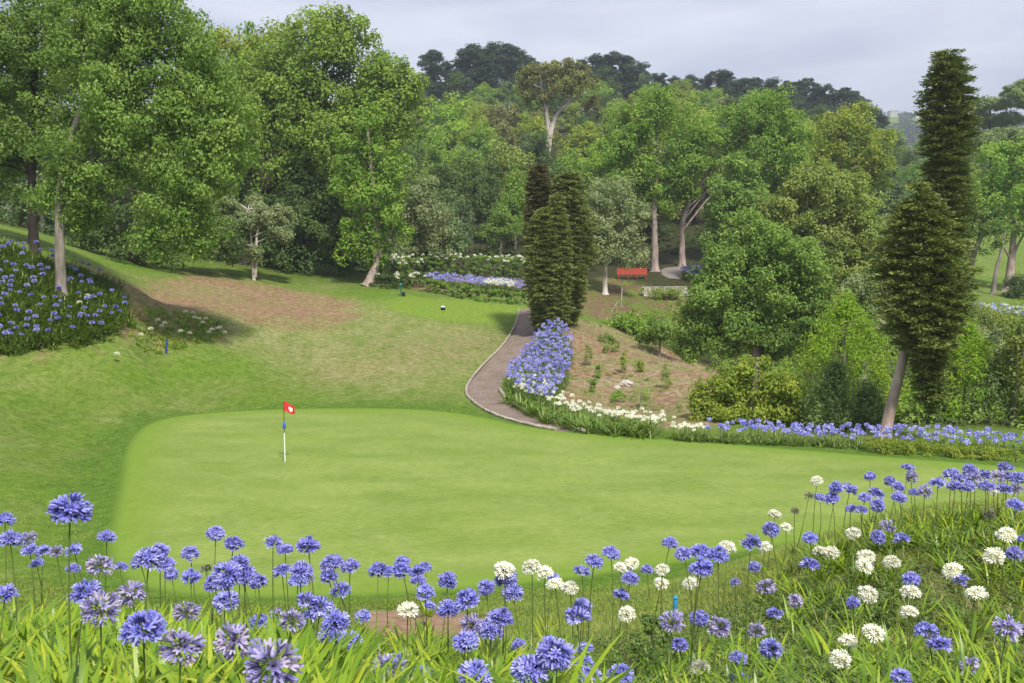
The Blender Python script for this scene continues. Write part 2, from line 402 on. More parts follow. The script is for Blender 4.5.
def ground_mat():
    m, nt = mat('ground'); N = nt.nodes.new; K = nt.links.new
    tc = N('ShaderNodeTexCoord')
    def noise(scale, detail=4, stretch=None, rough=0.55):
        n = N('ShaderNodeTexNoise'); n.inputs['Scale'].default_value = scale; n.inputs['Detail'].default_value = detail; n.inputs['Roughness'].default_value = rough
        if stretch:
            mp = N('ShaderNodeMapping'); mp.inputs['Scale'].default_value = stretch
            K(tc.outputs['Object'], mp.inputs['Vector']); K(mp.outputs['Vector'], n.inputs['Vector'])
        else: K(tc.outputs['Object'], n.inputs['Vector'])
        return n.outputs['Fac']
    def col(fac, stops):
        r = ramp(nt, stops); K(fac, r.inputs['Fac']); return r.outputs['Color']
    def mix(a, b, f):
        n = N('ShaderNodeMix'); n.data_type = 'RGBA'; K(a, n.inputs['A']); K(b, n.inputs['B'])
        if isinstance(f, float): n.inputs['Factor'].default_value = f
        else: K(f, n.inputs['Factor'])
        return n.outputs['Result']
    def mul(a, b):
        n = N('ShaderNodeMath'); n.operation = 'MULTIPLY'
        for k, s in enumerate((a, b)):
            if isinstance(s, float): n.inputs[k].default_value = s
            else: K(s, n.inputs[k])
        return n.outputs[0]
    def attr(name):
        a = N('ShaderNodeAttribute'); a.attribute_name = name; return a.outputs['Fac']
    def mask(name, lo, hi, nz=None, amp=0.0):
        """1 inside (distance < lo) falling to 0 outside (distance > hi), its edge roughened by noise"""
        s = attr(name)
        if nz is not None:
            w = N('ShaderNodeMath'); w.operation = 'MULTIPLY_ADD'; K(nz, w.inputs[0]); w.inputs[1].default_value = 2 * amp; K(s, w.inputs[2])
            q = N('ShaderNodeMath'); q.operation = 'SUBTRACT'; K(w.outputs[0], q.inputs[0]); q.inputs[1].default_value = amp; s = q.outputs[0]
        r = N('ShaderNodeMapRange'); r.interpolation_type = 'SMOOTHSTEP'
        r.inputs['From Min'].default_value = lo; r.inputs['From Max'].default_value = hi
        r.inputs['To Min'].default_value = 1; r.inputs['To Max'].default_value = 0
        K(s, r.inputs['Value']); return r.outputs['Result']
    big, mid, fine, tiny = noise(0.12, 5), noise(0.5, 6, rough=0.65), noise(2.6, 8, rough=0.8), noise(22, 3)
    # rough grass: green with dry olive patches and a fine grain
    rough = mix(col(mid, [(0.40, (0.081, 0.141, 0.016)), (0.5, (0.120, 0.177, 0.025)), (0.68, (0.166, 0.194, 0.053))]),
                col(fine, [(0.390, (0.060, 0.106, 0.011)), (0.500, (0.120, 0.166, 0.028)), (0.610, (0.198, 0.205, 0.067))]), 0.5)
    lush = col(fine, [(0.390, (0.071, 0.141, 0.010)), (0.610, (0.134, 0.226, 0.021))])
    rough = mix(rough, lush, col(big, [(0.42, (0.3,) * 3), (0.58, (0.85,) * 3)]))
    straw = mix(col(fine, [(0.40, (0.172, 0.172, 0.058)), (0.5, (0.274, 0.256, 0.107)), (0.60, (0.372, 0.335, 0.177))]), rough, 0.3)
    soil = col(fine, [(0.38, (0.145, 0.078, 0.044)), (0.5, (0.245, 0.150, 0.088)), (0.62, (0.345, 0.240, 0.150))])
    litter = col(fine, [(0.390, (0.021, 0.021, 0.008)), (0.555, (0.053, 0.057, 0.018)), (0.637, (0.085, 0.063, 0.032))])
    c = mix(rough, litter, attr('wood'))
    c = mix(c, straw, mul(mask('dry', -2.5, 4, mid, 4.0), col(noise(0.55, 6, (1.5, 0.55, 1), 0.72), [(0.36, (0.2,) * 3), (0.53, (1.0,) * 3)])))
    c = mix(c, soil, mul(mask('dirta', 1.0, 3.5, mid, 3.0), col(noise(0.7, 6, (0.8, 1.4, 1), 0.75), [(0.36, (0.25,) * 3), (0.50, (1.0,) * 3)])))
    c = mix(c, soil, mul(mask('dirtb', -1.5, 3, mid, 5.0), mul(col(fine, [(0.445, (0.1,) * 3), (0.555, (0.8,) * 3)]), 0.5)))
    c = mix(c, mix(soil, rough, col(noise(0.8, 5, rough=0.7), [(0.44, (0.1,) * 3), (0.56, (0.95,) * 3)])), mul(mask('bedsoil', -0.8, 0.8, mid, 2.5), 0.85))
    bank = mix(mix(soil, col(fine, [(0.390, (0.184, 0.113, 0.063)), (0.610, (0.367, 0.297, 0.184))]), col(noise(0.35, 5), [(0.4, (0,) * 3), (0.58, (1,) * 3)])), lush, mul(col(noise(0.45, 6, rough=0.7), [(0.5, (0,) * 3), (0.62, (1,) * 3)]), 0.6))
    c = mix(c, bank, mask('bank', -0.5, 1.2, mid, 2.0))
    slope = mix(mix(soil, litter, 0.45), lush, mul(col(noise(0.3, 5, rough=0.7), [(0.44, (0,) * 3), (0.58, (1,) * 3)]), 0.8))
    c = mix(c, slope, mask('slope', -1, 1.5, mid, 2.5))
    c = mix(c, mix(soil, litter, 0.3), mul(mask('strip', -0.3, 0.6, mid, 0.5), 0.9))
    drypatch = col(noise(0.23, 7, (1.2, 0.8, 1), 0.7), [(0.47, (0,) * 3), (0.60, (0.5,) * 3)])
    c = mix(c, mix(straw, rough, 0.35), mul(drypatch, mask('wood', 0.02, 0.5)))
    # tee and collar: closely mown, bright
    tee = col(fine, [(0.40, (0.121, 0.200, 0.020)), (0.60, (0.186, 0.265, 0.035))])
    c = mix(c, tee, mask('tee', -0.6, 1.5, mid, 1.5))
    collar = col(fine, [(0.390, (0.053, 0.116, 0.010)), (0.610, (0.106, 0.187, 0.021))])
    c = mix(c, collar, mul(mask('green', 0.7, 2.8, mid, 2.2), 0.9))
    # foreground slope: clippings, dry blades and bare earth
    near = mix(col(fine, [(0.390, (0.078, 0.102, 0.021)), (0.528, (0.145, 0.166, 0.039)), (0.621, (0.212, 0.205, 0.085))]), soil, mul(col(noise(1.1, 5), [(0.5, (0,) * 3), (0.62, (1,) * 3)]), 0.5))
    c = mix(c, near, attr('near'))
    psoil = col(fine, [(0.379, (0.212, 0.124, 0.071)), (0.500, (0.304, 0.198, 0.124)), (0.621, (0.367, 0.261, 0.177))])
    c = mix(c, psoil, mask('patch', -0.25, 0.15, fine, 0.5))
    # the putting green: very fine turf, mown in faint bands
    wave = N('ShaderNodeTexWave'); wave.wave_type = 'BANDS'; wave.bands_direction = 'DIAGONAL'; wave.inputs['Scale'].default_value = 0.24; wave.inputs['Distortion'].default_value = 1.5; wave.inputs['Detail'].default_value = 2
    K(tc.outputs['Object'], wave.inputs['Vector'])
    g1 = col(noise(0.5, 6, (0.5, 1.3, 1), 0.6), [(0.40, (0.161, 0.232, 0.039)), (0.60, (0.213, 0.274, 0.067))])
    g2 = col(noise(9, 4, (0.304, 1.155, 0.608)), [(0.40, (0.158, 0.226, 0.038)), (0.60, (0.218, 0.279, 0.069))])
    g = mix(mix(g1, g2, 0.45), col(wave.outputs['Fac'], [(0.2, (0.171, 0.241, 0.039)), (0.8, (0.209, 0.271, 0.064))]), 0.18)
    mott = col(noise(0.33, 7, (0.7, 1.2, 1), 0.72), [(0.42, (0.744, 0.800, 0.670)), (0.58, (1.10, 1.06, 1.12))])
    mm = N('ShaderNodeMix'); mm.data_type = 'RGBA'; mm.blend_type = 'MULTIPLY'; mm.inputs['Factor'].default_value = 0.5; K(g, mm.inputs['A']); K(mott, mm.inputs['B']); g = mm.outputs['Result']
    grain = col(noise(5.0, 9, (0.6, 1.6, 1), 0.85), [(0.40, (0.688, 0.725, 0.614)), (0.60, (1.20, 1.16, 1.25))])
    mm = N('ShaderNodeMix'); mm.data_type = 'RGBA'; mm.blend_type = 'MULTIPLY'; mm.inputs['Factor'].default_value = 0.7; K(g, mm.inputs['A']); K(grain, mm.inputs['B']); g = mm.outputs['Result']
    edge = col(fine, [(0.390, (0.127, 0.207, 0.022)), (0.610, (0.165, 0.241, 0.036))])
    inner = mask('green', -1.6, -0.2, mid, 0.8)
    c = mix(c, mix(edge, g, inner), mask('green', -0.2, 0.3, fine, 0.5))
    gravel = col(noise(6, 8, rough=0.85), [(0.40, (0.153, 0.121, 0.098)), (0.5, (0.219, 0.177, 0.144)), (0.6, (0.298, 0.246, 0.205))])
    gravel = mix(mix(gravel, soil, 0.22), col(noise(0.9, 5, rough=0.7), [(0.42, (0.140, 0.112, 0.088)), (0.6, (0.260, 0.219, 0.181))]), 0.4)
    c = mix(c, gravel, mask('path', -0.05, 0.10, fine, 0.15))
    c = mix(c, col(fine, [(0.4, (0.186, 0.158, 0.140)), (0.6, (0.270, 0.233, 0.214))]), mask('uppath', -0.2, 0.3, fine, 0.3))
    p = N('ShaderNodeBsdfPrincipled'); p.inputs['Roughness'].default_value = 0.9; p.inputs['Specular IOR Level'].default_value = 0.15
    K(c, p.inputs['Base Color'])
    b = N('ShaderNodeBump'); b.inputs['Distance'].default_value = 0.25
    rough_amt = mask('green', -0.1, 0.3)
    inv = N('ShaderNodeMath'); inv.operation = 'MULTIPLY_ADD'; K(rough_amt, inv.inputs[0]); inv.inputs[1].default_value = -0.5; inv.inputs[2].default_value = 0.55
    K(inv.outputs[0], b.inputs['Strength'])
    bn = N('ShaderNodeMix'); K(fine, bn.inputs['A']); K(tiny, bn.inputs['B']); bn.inputs['Factor'].default_value = 0.4
    K(bn.outputs['Result'], b.inputs['Height']); K(b.outputs['Normal'], p.inputs['Normal'])
    o = N('ShaderNodeOutputMaterial'); K(p.outputs[0], o.inputs['Surface'])
    return m
make_ground()

# ------------------------------------------------------------------ trees
G_MID = leaf_mat('leaf_mid_green', [(0.103, 0.187, 0.035), (0.201, 0.329, 0.059), (0.369, 0.500, 0.111)])
G_BRIGHT = leaf_mat('leaf_bright_green', [(0.123, 0.244, 0.032), (0.235, 0.404, 0.052), (0.414, 0.500, 0.086)])
G_YELLOW = leaf_mat('leaf_yellow_green', [(0.149, 0.226, 0.028), (0.288, 0.391, 0.046), (0.500, 0.500, 0.086)])
G_LIME = leaf_mat('leaf_lime', [(0.157, 0.304, 0.028), (0.313, 0.500, 0.043), (0.450, 0.500, 0.079)])
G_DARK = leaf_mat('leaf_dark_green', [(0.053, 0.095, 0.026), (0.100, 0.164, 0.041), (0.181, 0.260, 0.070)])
G_OLIVE = leaf_mat('leaf_olive_green', [(0.141, 0.205, 0.043), (0.264, 0.351, 0.075), (0.441, 0.500, 0.137)])
G_GREY = leaf_mat('leaf_grey_green', [(0.149, 0.209, 0.086), (0.288, 0.365, 0.159), (0.500, 0.500, 0.289)])
G_BLUE = leaf_mat('leaf_blue_green', [(0.087, 0.148, 0.061), (0.174, 0.261, 0.101), (0.313, 0.410, 0.180)])
G_BROWN = leaf_mat('leaf_bronze', [(0.133, 0.139, 0.043), (0.237, 0.252, 0.073), (0.355, 0.384, 0.122)])
G_PINE = leaf_mat('needles_dark_pine', [(0.025, 0.056, 0.026), (0.048, 0.091, 0.040), (0.091, 0.139, 0.058)], trans=0.1)
G_CONI = leaf_mat('needles_conifer', [(0.078, 0.114, 0.026), (0.164, 0.213, 0.045), (0.328, 0.352, 0.087)], trans=0.12)
G_CYP = leaf_mat('needles_cypress', [(0.110, 0.137, 0.036), (0.198, 0.248, 0.059), (0.322, 0.385, 0.101)], trans=0.12)
G_CYPBROWN = leaf_mat('needles_cypress_brown', [(0.092, 0.081, 0.032), (0.154, 0.143, 0.053), (0.231, 0.232, 0.081)], trans=0.1)
G_UMB = leaf_mat('needles_umbrella_pine', [(0.087, 0.148, 0.032), (0.174, 0.252, 0.052), (0.296, 0.365, 0.086)], trans=0.1)
G_FEATHER = leaf_mat('leaf_feathery', [(0.14, 0.22, 0.07), (0.24, 0.34, 0.12), (0.36, 0.46, 0.20)], 0.45)
G_PLANE = leaf_mat('leaf_plane', [(0.115, 0.198, 0.030), (0.224, 0.342, 0.050), (0.380, 0.500, 0.095)])
B_TAN = noise_mat('bark_tan', [(0.24, 0.175, 0.14), (0.40, 0.31, 0.255), (0.52, 0.43, 0.37)], 2.5, 0.85, 0.5, (1, 1, 0.35))
B_GREY = noise_mat('bark_grey', [(0.10, 0.085, 0.07), (0.22, 0.19, 0.16), (0.34, 0.30, 0.26)], 3, 0.9, 0.6, (1, 1, 0.3))
B_DARK = noise_mat('bark_dark', [(0.02, 0.016, 0.013), (0.05, 0.038, 0.03)], 3, 0.9, 0.6, (1, 1, 0.3))
B_PALE = noise_mat('bark_pale', [(0.28, 0.24, 0.20), (0.46, 0.41, 0.35), (0.58, 0.54, 0.47)], 2, 0.85, 0.4, (1, 1, 0.3))
B_PINK = noise_mat('bark_pinkish', [(0.20, 0.15, 0.13), (0.33, 0.255, 0.22), (0.46, 0.38, 0.33)], 2.5, 0.85, 0.5, (1, 1, 0.35))

def clump_cloud(mb, rng, cen, nor, rc, n, size, aspect=0.62, flat=0.8, up=0.35, out=0.75, rnd=0.65, droop=0.0, tone0=None):
    """leaves gathered in clumps: centres cen (k,3), outward directions nor (k,3), clump radii rc (k,)"""
    k = len(cen)
    idx = np.repeat(np.arange(k), n)
    d = norm(rng.standard_normal((k * n, 3)))
    r = rng.uniform(0.25, 1, (k * n, 1)) ** 0.6
    off = d * r; off[:, 2] *= flat
    if droop: off[:, 2] -= droop * rng.uniform(0, 1, k * n) ** 1.5
    p = cen[idx] + off * rc[idx][:, None]
    nn = norm(nor[idx] * 0.35 + off * out + np.array([0, 0, up]) + rnd * rng.standard_normal((k * n, 3)) * 0.6)
    a = rng.standard_normal((k * n, 3)); a[:, 2] -= 0.3 + 1.5 * droop
    a = norm(a - (a * nn).sum(-1, keepdims=True) * nn)
    s = size * rng.uniform(0.65, 1.35, k * n)
    ct = rng.uniform(0.1, 0.8, k) if tone0 is None else tone0
    tone = np.clip(ct[idx] * 0.65 + rng.uniform(0, 0.35, k * n) + 0.12 * rng.standard_normal(k * n), 0, 1)
    kites(mb, p, a, nn, s, s * aspect, tone)

def blob_clumps(rng, blobs, rc, dens=1.0, fill=0.25, lower=0.75):
    cen, nor, rad = [], [], []
    for (c, r) in blobs:
        c = np.asarray(c, float); r = np.asarray(r, float)
        rm = (r[0] * r[1] * r[2]) ** (1 / 3)
        k = max(4, int(dens * 4 * rm * rm / (rc * rc)))
        d = norm(rng.standard_normal((k, 3)))
        d = d[(d[:, 2] > -0.35) | (rng.uniform(size=k) < lower)]
        rr = rng.uniform(0.70, 1.0, len(d)) + 0.1 * rng.standard_normal(len(d))
        cen.append(c + d * r * rr[:, None]); nor.append(norm(d / r))
        kf = int(k * fill); d2 = norm(rng.standard_normal((kf, 3)))
        cen.append(c + d2 * r * rng.uniform(0.2, 0.65, (kf, 1))); nor.append(d2)
    cen = np.concatenate(cen); nor = np.concatenate(nor)
    return cen, nor, rc * rng.uniform(0.6, 1.35, len(cen))

def crown_mb(seed, blobs, rc=1.1, n=70, size=0.3, dens=1.0, fill=0.25, lower=0.75, **kw):
    rng = np.random.default_rng(seed); mb = MB()
    cen, nor, rad = blob_clumps(rng, blobs, rc, dens, fill, lower)
    clump_cloud(mb, rng, cen, nor, rad, n, size, **kw)
    return mb

def trunk_mb(seed, path, r0, r1, targets, limb_from=0.45, seg=9, limb_r=0.45, max_limbs=14):
    """tapered trunk along path with limbs that reach into the crown's lobes"""
    rng = np.random.default_rng(seed); mb = MB()
    p = smooth_line(path, 2); t = np.linspace(0, 1, len(p))
    rad = r0 * (1 - t) + r1 * t
    rad = rad + r0 * 0.55 * np.exp(-t * len(p) / 1.3)
    tube(mb, p, rad, seg, 0.5, 0, 0.05, rng)
    for tg in list(targets)[:max_limbs]:
        tg = np.asarray(tg, float)
        k = int(np.clip(rng.uniform(limb_from, 0.95), 0, 1) * (len(p) - 1)); s = p[k]
        if tg[2] < s[2] - 0.5: k = int(limb_from * (len(p) - 1)); s = p[k]
        m1 = s * 0.6 + tg * 0.4 + np.array([0, 0, 0.12 * np.linalg.norm(tg - s)]) + rng.standard_normal(3) * 0.15
        q = smooth_line([s, m1, tg], 2)
        tube(mb, q, np.linspace(rad[k] * limb_r, 0.02 + r1 * 0.2, len(q)), 6, 0.5, 0, 0.04, rng)
    return mb

def px_tree(name, label, cat, Y, base, blobs, leaf, bark, seed, trunk=None, r0=0.4, r1=0.12, rc=1.1, n=70, size=0.3, group=None, limbs=True, depth=1.0, **kw):
    """a tree at distance Y; base, trunk joints and crown lobes read off the photograph in pixels, turned into metres"""
    b = at(base[0], base[1], Y)
    gz = h1(b[0], b[1]); org = np.array([b[0], b[1], gz - 0.05])
    rng = np.random.default_rng(seed + 991)
    bl = []
    for q in blobs:
        px, py, rx, ry = q[:4]; dy = q[4] if len(q) > 4 else rng.uniform(-0.35, 0.35) * rx * Y / FPX
        c = at(px, py, Y + dy) - org
        rm = rx * Y / FPX
        bl.append((c, (rm, rm * depth * rng.uniform(0.85, 1.1), ry * Y / FPX)))
    root = empty(name, org, label, cat, group)
    if trunk is None:
        top = max(bl, key=lambda e: e[0][2])[0]
        path = [np.zeros(3), top * np.array([0.35, 0.35, 0.35]), top * np.array([0.75, 0.75, 0.7]), top]
    else:
        path = [np.zeros(3)] + [at(px, py, Y) - org for px, py in trunk]
    trunk_mb(seed, path, r0, r1, [c for c, r in bl] if limbs else []).build('trunk', bark, root, True)
    crown_mb(seed + 1, bl, rc, n, size, **kw).build('crown', leaf, root)
    return root

def layered_crown(seed, profile, H, step=0.45, tuft=0.75, n=38, size=0.34, lean=(0, 0), gap=0.0, rise=0.25):
    """conifer foliage in flat shelves: profile(t) is the radius at height fraction t"""
    rng = np.random.default_rng(seed); mb = MB()
    cen, rad, out = [], [], []
    z = 0.0
    while z < H:
        t = z / H; r = profile(t)
        if r > 0.05:
            k = max(3, int(2 * PI * r / (tuft * 0.75)))
            th = rng.uniform(0, 2 * PI) + np.arange(k) * 2 * PI / k + rng.uniform(-0.25, 0.25, k)
            rr = r * rng.uniform(0.72, 1.08, k) * (1 + 0.16 * np.sin(th * 2 + z * 1.1 + seed) + 0.12 * np.sin(th * 3 - z * 1.9))
            keep = rng.uniform(size=k) > gap
            zz = z + rng.uniform(-0.4, 0.4, k) * step * 1.4
            for a, q, h, kp in zip(th, rr, zz, keep):
                if not kp: continue
                for f in np.arange(max(0.35, 1 - 1.6 * tuft / max(q, 0.1)), 1.01, max(0.25, tuft * 0.7 / max(q, 0.2))):
                    cen.append((math.cos(a) * q * f + lean[0] * t * H, math.sin(a) * q * f + lean[1] * t * H, h - 0.22 * q * f + 0.15)); rad.append(tuft * rng.uniform(0.7, 1.2)); out.append((math.cos(a), math.sin(a)))
        z += step
    cen = np.array(cen); rad = np.array(rad); out = np.array(out); k = len(cen)
    idx = np.repeat(np.arange(k), n); m = k * n
    d = norm(rng.standard_normal((m, 3))) * rng.uniform(0.2, 1, (m, 1)); d[:, 2] *= 0.30
    p = cen[idx] + d * rad[idx][:, None]
    o3 = np.concatenate([out[idx], np.zeros((m, 1))], 1)
    a = norm(o3 * 0.8 + d * 0.9 + np.array([0, 0, rise]) + 0.35 * rng.standard_normal((m, 3)))
    nn = norm(np.array([0, 0, 1.0]) + 0.55 * rng.standard_normal((m, 3)) + 0.3 * o3)
    nn = norm(nn - (nn * a).sum(-1, keepdims=True) * a)
    s = size * rng.uniform(0.7, 1.35, m)
    tone = np.clip(rng.uniform(0.05, 0.7, k)[idx] * 0.6 + rng.uniform(0, 0.4, m), 0, 1)
    kites(mb, p, a, nn, s, s * 0.34, tone, 0.08)
    return mb
# ---- far hillside: prototypes first, copies after
def proto_round(seed, leaf, bark, blobs, h, rc, n, size, **kw):
    bl = [((x * h, y * h, z * h), (a * h, a * h, b * h)) for x, y, z, a, b in blobs]
    t = trunk_mb(seed, [(0, 0, -1.5), (0.02 * h, 0, 0.3 * h), (0, 0.02 * h, 0.75 * h)], 0.03 * h, 0.008 * h, [c for c, r in bl], seg=6).mesh('trunk', bark, True)
    c = crown_mb(seed, bl, rc, n, size, **kw).mesh('crown', leaf)
    return t, c
BL_A = [(0, 0, .55, .24, .26), (.2, .05, .5, .2, .2), (-.2, -.05, .48, .2, .22), (.05, .15, .75, .2, .2), (-.05, -.12, .78, .17, .18)]
BL_B = [(0, 0, .45, .26, .25), (.24, .1, .4, .2, .22), (-.22, 0, .55, .19, .22), (.12, -.1, .68, .2, .22), (-.06, .05, .82, .14, .16), (-.3, -.1, .35, .15, .15)]
BL_C = [(0, 0, .5, .2, .35), (.1, .1, .35, .2, .2), (-.1, -.1, .3, .2, .2), (0, 0, .8, .12, .18)]
PROTO = {
    'yellow green': proto_round(11, G_YELLOW, B_GREY, BL_A, 15, 1.2, 45, 0.5),
    'lime green': proto_round(12, G_LIME, B_GREY, BL_B, 14, 1.2, 45, 0.5),
    'mid green': proto_round(13, G_MID, B_GREY, BL_A, 15, 1.2, 45, 0.5),
    'bright green': proto_round(14, G_BRIGHT, B_GREY, BL_B, 15, 1.2, 45, 0.5),
    'dark green': proto_round(15, G_DARK, B_DARK, BL_B, 15, 1.2, 45, 0.5),
    'olive green': proto_round(16, G_OLIVE, B_GREY, BL_A, 14, 1.2, 45, 0.5),
    'grey green': proto_round(17, G_GREY, B_GREY, BL_A, 12, 1.1, 50, 0.45),
    'bronze green': proto_round(18, G_BROWN, B_GREY, BL_B, 15, 1.2, 45, 0.5),
    'blue green': proto_round(19, G_BLUE, B_GREY, BL_C, 14, 1.2, 45, 0.5),
}
PH = {'grey green': 12, 'lime green': 14, 'olive green': 14, 'blue green': 14}
def pine_proto(seed, h, spread, leaf, first=0.35):
    rng = np.random.default_rng(seed)
    bl = []
    k = 20
    for i in range(k):
        t = first + (1 - first) * (i + 0.5) / k
        r = spread * h * (0.95 - 0.5 * abs(t - 0.72)) * rng.uniform(0.3, 0.75)
        a = rng.uniform(0, 2 * PI); q = spread * h * rng.uniform(0.2, 0.75) * (1.15 - t)
        bl.append(((math.cos(a) * q * 1.6, math.sin(a) * q * 1.6, t * h), (r, r, r * 0.55)))
    tr = trunk_mb(seed, [(0, 0, -2), (0.02 * h, 0.01 * h, 0.4 * h), (0, 0, 0.97 * h)], 0.022 * h, 0.006 * h, [c for c, r in bl], 0.3, 6).mesh('trunk', B_DARK, True)
    return tr, crown_mb(seed, bl, 0.85, 46, 0.5, aspect=0.4, flat=0.6, up=0.6, dens=1.1).mesh('crown', leaf)
PINES = [pine_proto(31, 17, 0.22, G_PINE, 0.2), pine_proto(32, 20, 0.17, G_PINE, 0.15), pine_proto(33, 15, 0.30, G_PINE, 0.3), pine_proto(34, 17, 0.25, G_PINE, 0.1)]
def far_tree(name, meshes, loc, rz, sc, label, cat, group):
    r = empty(name, loc, label, cat, group, (0, 0, rz)); r.scale = sc
    link('trunk', meshes[0], r); link('crown', meshes[1], r)
    return r
rngh = np.random.default_rng(77)
# dark pines along the crest (px, top y, Y, kind)
CREST = [(432, 52, 335, 0), (447, 62, 345, 1), (462, 50, 340, 1), (476, 46, 336, 3), (492, 44, 345, 3), (507, 46, 338, 0), (520, 52, 345, 3), (535, 62, 350, 1), (581, 62, 345, 0), (597, 55, 340, 1), (612, 54, 348, 0), (626, 58, 342, 2), (640, 64, 350, 3),
         (658, 76, 340, 2), (674, 78, 348, 3), (692, 76, 335, 3), (707, 78, 345, 0), (722, 74, 340, 2), (738, 82, 350, 3), (754, 80, 338, 2), (770, 80, 345, 3), (786, 83, 340, 0), (803, 82, 345, 2), (818, 88, 340, 2), (834, 94, 345, 2), (848, 90, 335, 0), (860, 98, 342, 3), (548, 66, 330, 3), (556, 74, 322, 3), (566, 70, 328, 0), (540, 84, 312, 3), (425, 78, 320, 3), (436, 84, 310, 0), (448, 88, 312, 3), (462, 80, 315, 3), (474, 84, 310, 0), (570, 78, 320, 3), (632, 88, 312, 3), (655, 92, 315, 0), (675, 92, 315, 3), (710, 96, 315, 3), (726, 98, 318, 0), (770, 98, 318, 3), (786, 100, 318, 3), (818, 104, 320, 0), (838, 108, 322, 3), (868, 106, 330, 3), (880, 114, 335, 0), (486, 60, 318, 3), (520, 66, 322, 1), (455, 70, 322, 0), (604, 76, 322, 3), (690, 90, 322, 3), (740, 95, 325, 2), (800, 98, 325, 3), (640, 84, 322, 2)]
for px, ty, Y, kd in CREST:
    p = at(px, ty, Y); gz = h1(p[0], p[1]); hh = [17, 20, 15, 17][kd]
    s = max(0.5, (p[2] - gz) / hh)
    sx = min(max(s, 0.9), 1.3) * rngh.uniform(1.1, 1.5)
    far_tree('hill_pine', PINES[kd], (p[0], p[1], gz), rngh.uniform(0, 6.3), (sx, sx, s),
             ['dark blue green pine standing on the hill crest left of the tall eucalyptus', 'dark blue green pine standing on the hill crest right of the tall eucalyptus', 'dark spreading pine on the hill crest behind the twin plane trees'][0 if px < 545 else 1 if px < 650 else 2], 'pine tree',
             ['crest pines left of the eucalyptus', 'crest pines right of the eucalyptus', 'crest pines behind the plane trees'][0 if px < 545 else 1 if px < 650 else 2])
# individually placed hillside trees: (px, top y, Y, width px, kind, label)
HILL = [
    (452, 94, 230, 62, 'lime green', 'pale lime round tree on the hillside under the left crest pines'),
    (478, 112, 215, 40, 'yellow green', 'yellow green tree right of the pale lime tree on the hillside'),
    (436, 128, 190, 50, 'bright green', 'bright green tree just right of the big plane tree top'),
    (506, 100, 225, 52, 'bronze green', 'bronze tinted bushy tree immediately left of the tall eucalyptus'),
    (470, 150, 165, 60, 'mid green', 'mid green tree in the middle of the hillside above the white flower hedge'),
    (505, 140, 175, 60, 'olive green', 'olive tree below the bronze tree on the hillside'),
    (448, 165, 145, 46, 'olive green', 'olive tree with an orange tinged top beside the grey willow'),
    (486, 160, 140, 50, 'dark green', 'dark green tree behind the white flower hedge'),
    (515, 165, 135, 40, 'bright green', 'bright green tree tucked behind the brown cypress'),
    (462, 195, 128, 44, 'blue green', 'blue green conical tree behind the white flower hedge'),
    (540, 132, 180, 50, 'dark green', 'dark tree at the foot of the tall eucalyptus'),
    (585, 122, 200, 60, 'yellow green', 'yellow green tree right of the eucalyptus trunk'),
    (600, 138, 170, 60, 'lime green', 'lime tree behind the silvery round tree'),
    (570, 150, 160, 50, 'bright green', 'bright green tree between the brown cypress and the silvery tree'),
    (640, 105, 210, 50, 'yellow green', 'yellow green tree half hidden behind the left plane tree'),
    (705, 108, 200, 60, 'lime green', 'lime tree between the tops of the twin plane trees'),
    (820, 120, 210, 50, 'yellow green', 'yellow green tree on the slope right of the twin plane trees'),
    (880, 140, 230, 45, 'dark green', 'dark tree on the slope left of the tall dark conifer'),
    (895, 175, 180, 50, 'blue green', 'blue green tree just left of the tall dark conifer'),
    (890, 215, 130, 46, 'grey green', 'grey green tree low behind the dark conifer'),
    (200, 22, 150, 70, 'yellow green', 'yellow green tree top behind the drooping left tree'),
    (250, 26, 140, 70, 'bright green', 'bright green tree crown left of the tall plane tree'),
    (180, 60, 120, 60, 'bright green', 'bright green crown behind the drooping branches of the left tree'),
    (285, 28, 135, 60, 'olive green', 'olive tree crown behind the tall plane tree'),
    (20, 40, 110, 80, 'dark green', 'dark green tree at the far left behind the dark trunk'),
    (110, 60, 112, 80, 'mid green', 'mid green tree behind the two left trunks'),
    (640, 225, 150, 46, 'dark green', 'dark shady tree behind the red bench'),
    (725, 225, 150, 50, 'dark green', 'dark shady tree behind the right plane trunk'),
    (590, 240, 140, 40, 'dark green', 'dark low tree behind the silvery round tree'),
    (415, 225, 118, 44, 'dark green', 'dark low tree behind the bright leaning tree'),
    (500, 205, 126, 44, 'mid green', 'mid green tree low behind the hedge left of the cypress'),
]
for px, ty, Y, w, kd, lab in HILL:
    p = at(px, ty, Y); gz = h1(p[0], p[1]); hh = PH.get(kd, 15)
    sz = max(0.3, (p[2] - gz) / (hh * 0.97)); sx = w * Y / FPX / (hh * 0.78)
    far_tree('hillside_tree', PROTO[kd], (p[0], p[1], gz), rngh.uniform(0, 6.3), (sx, sx, sz), lab, 'tree', None)
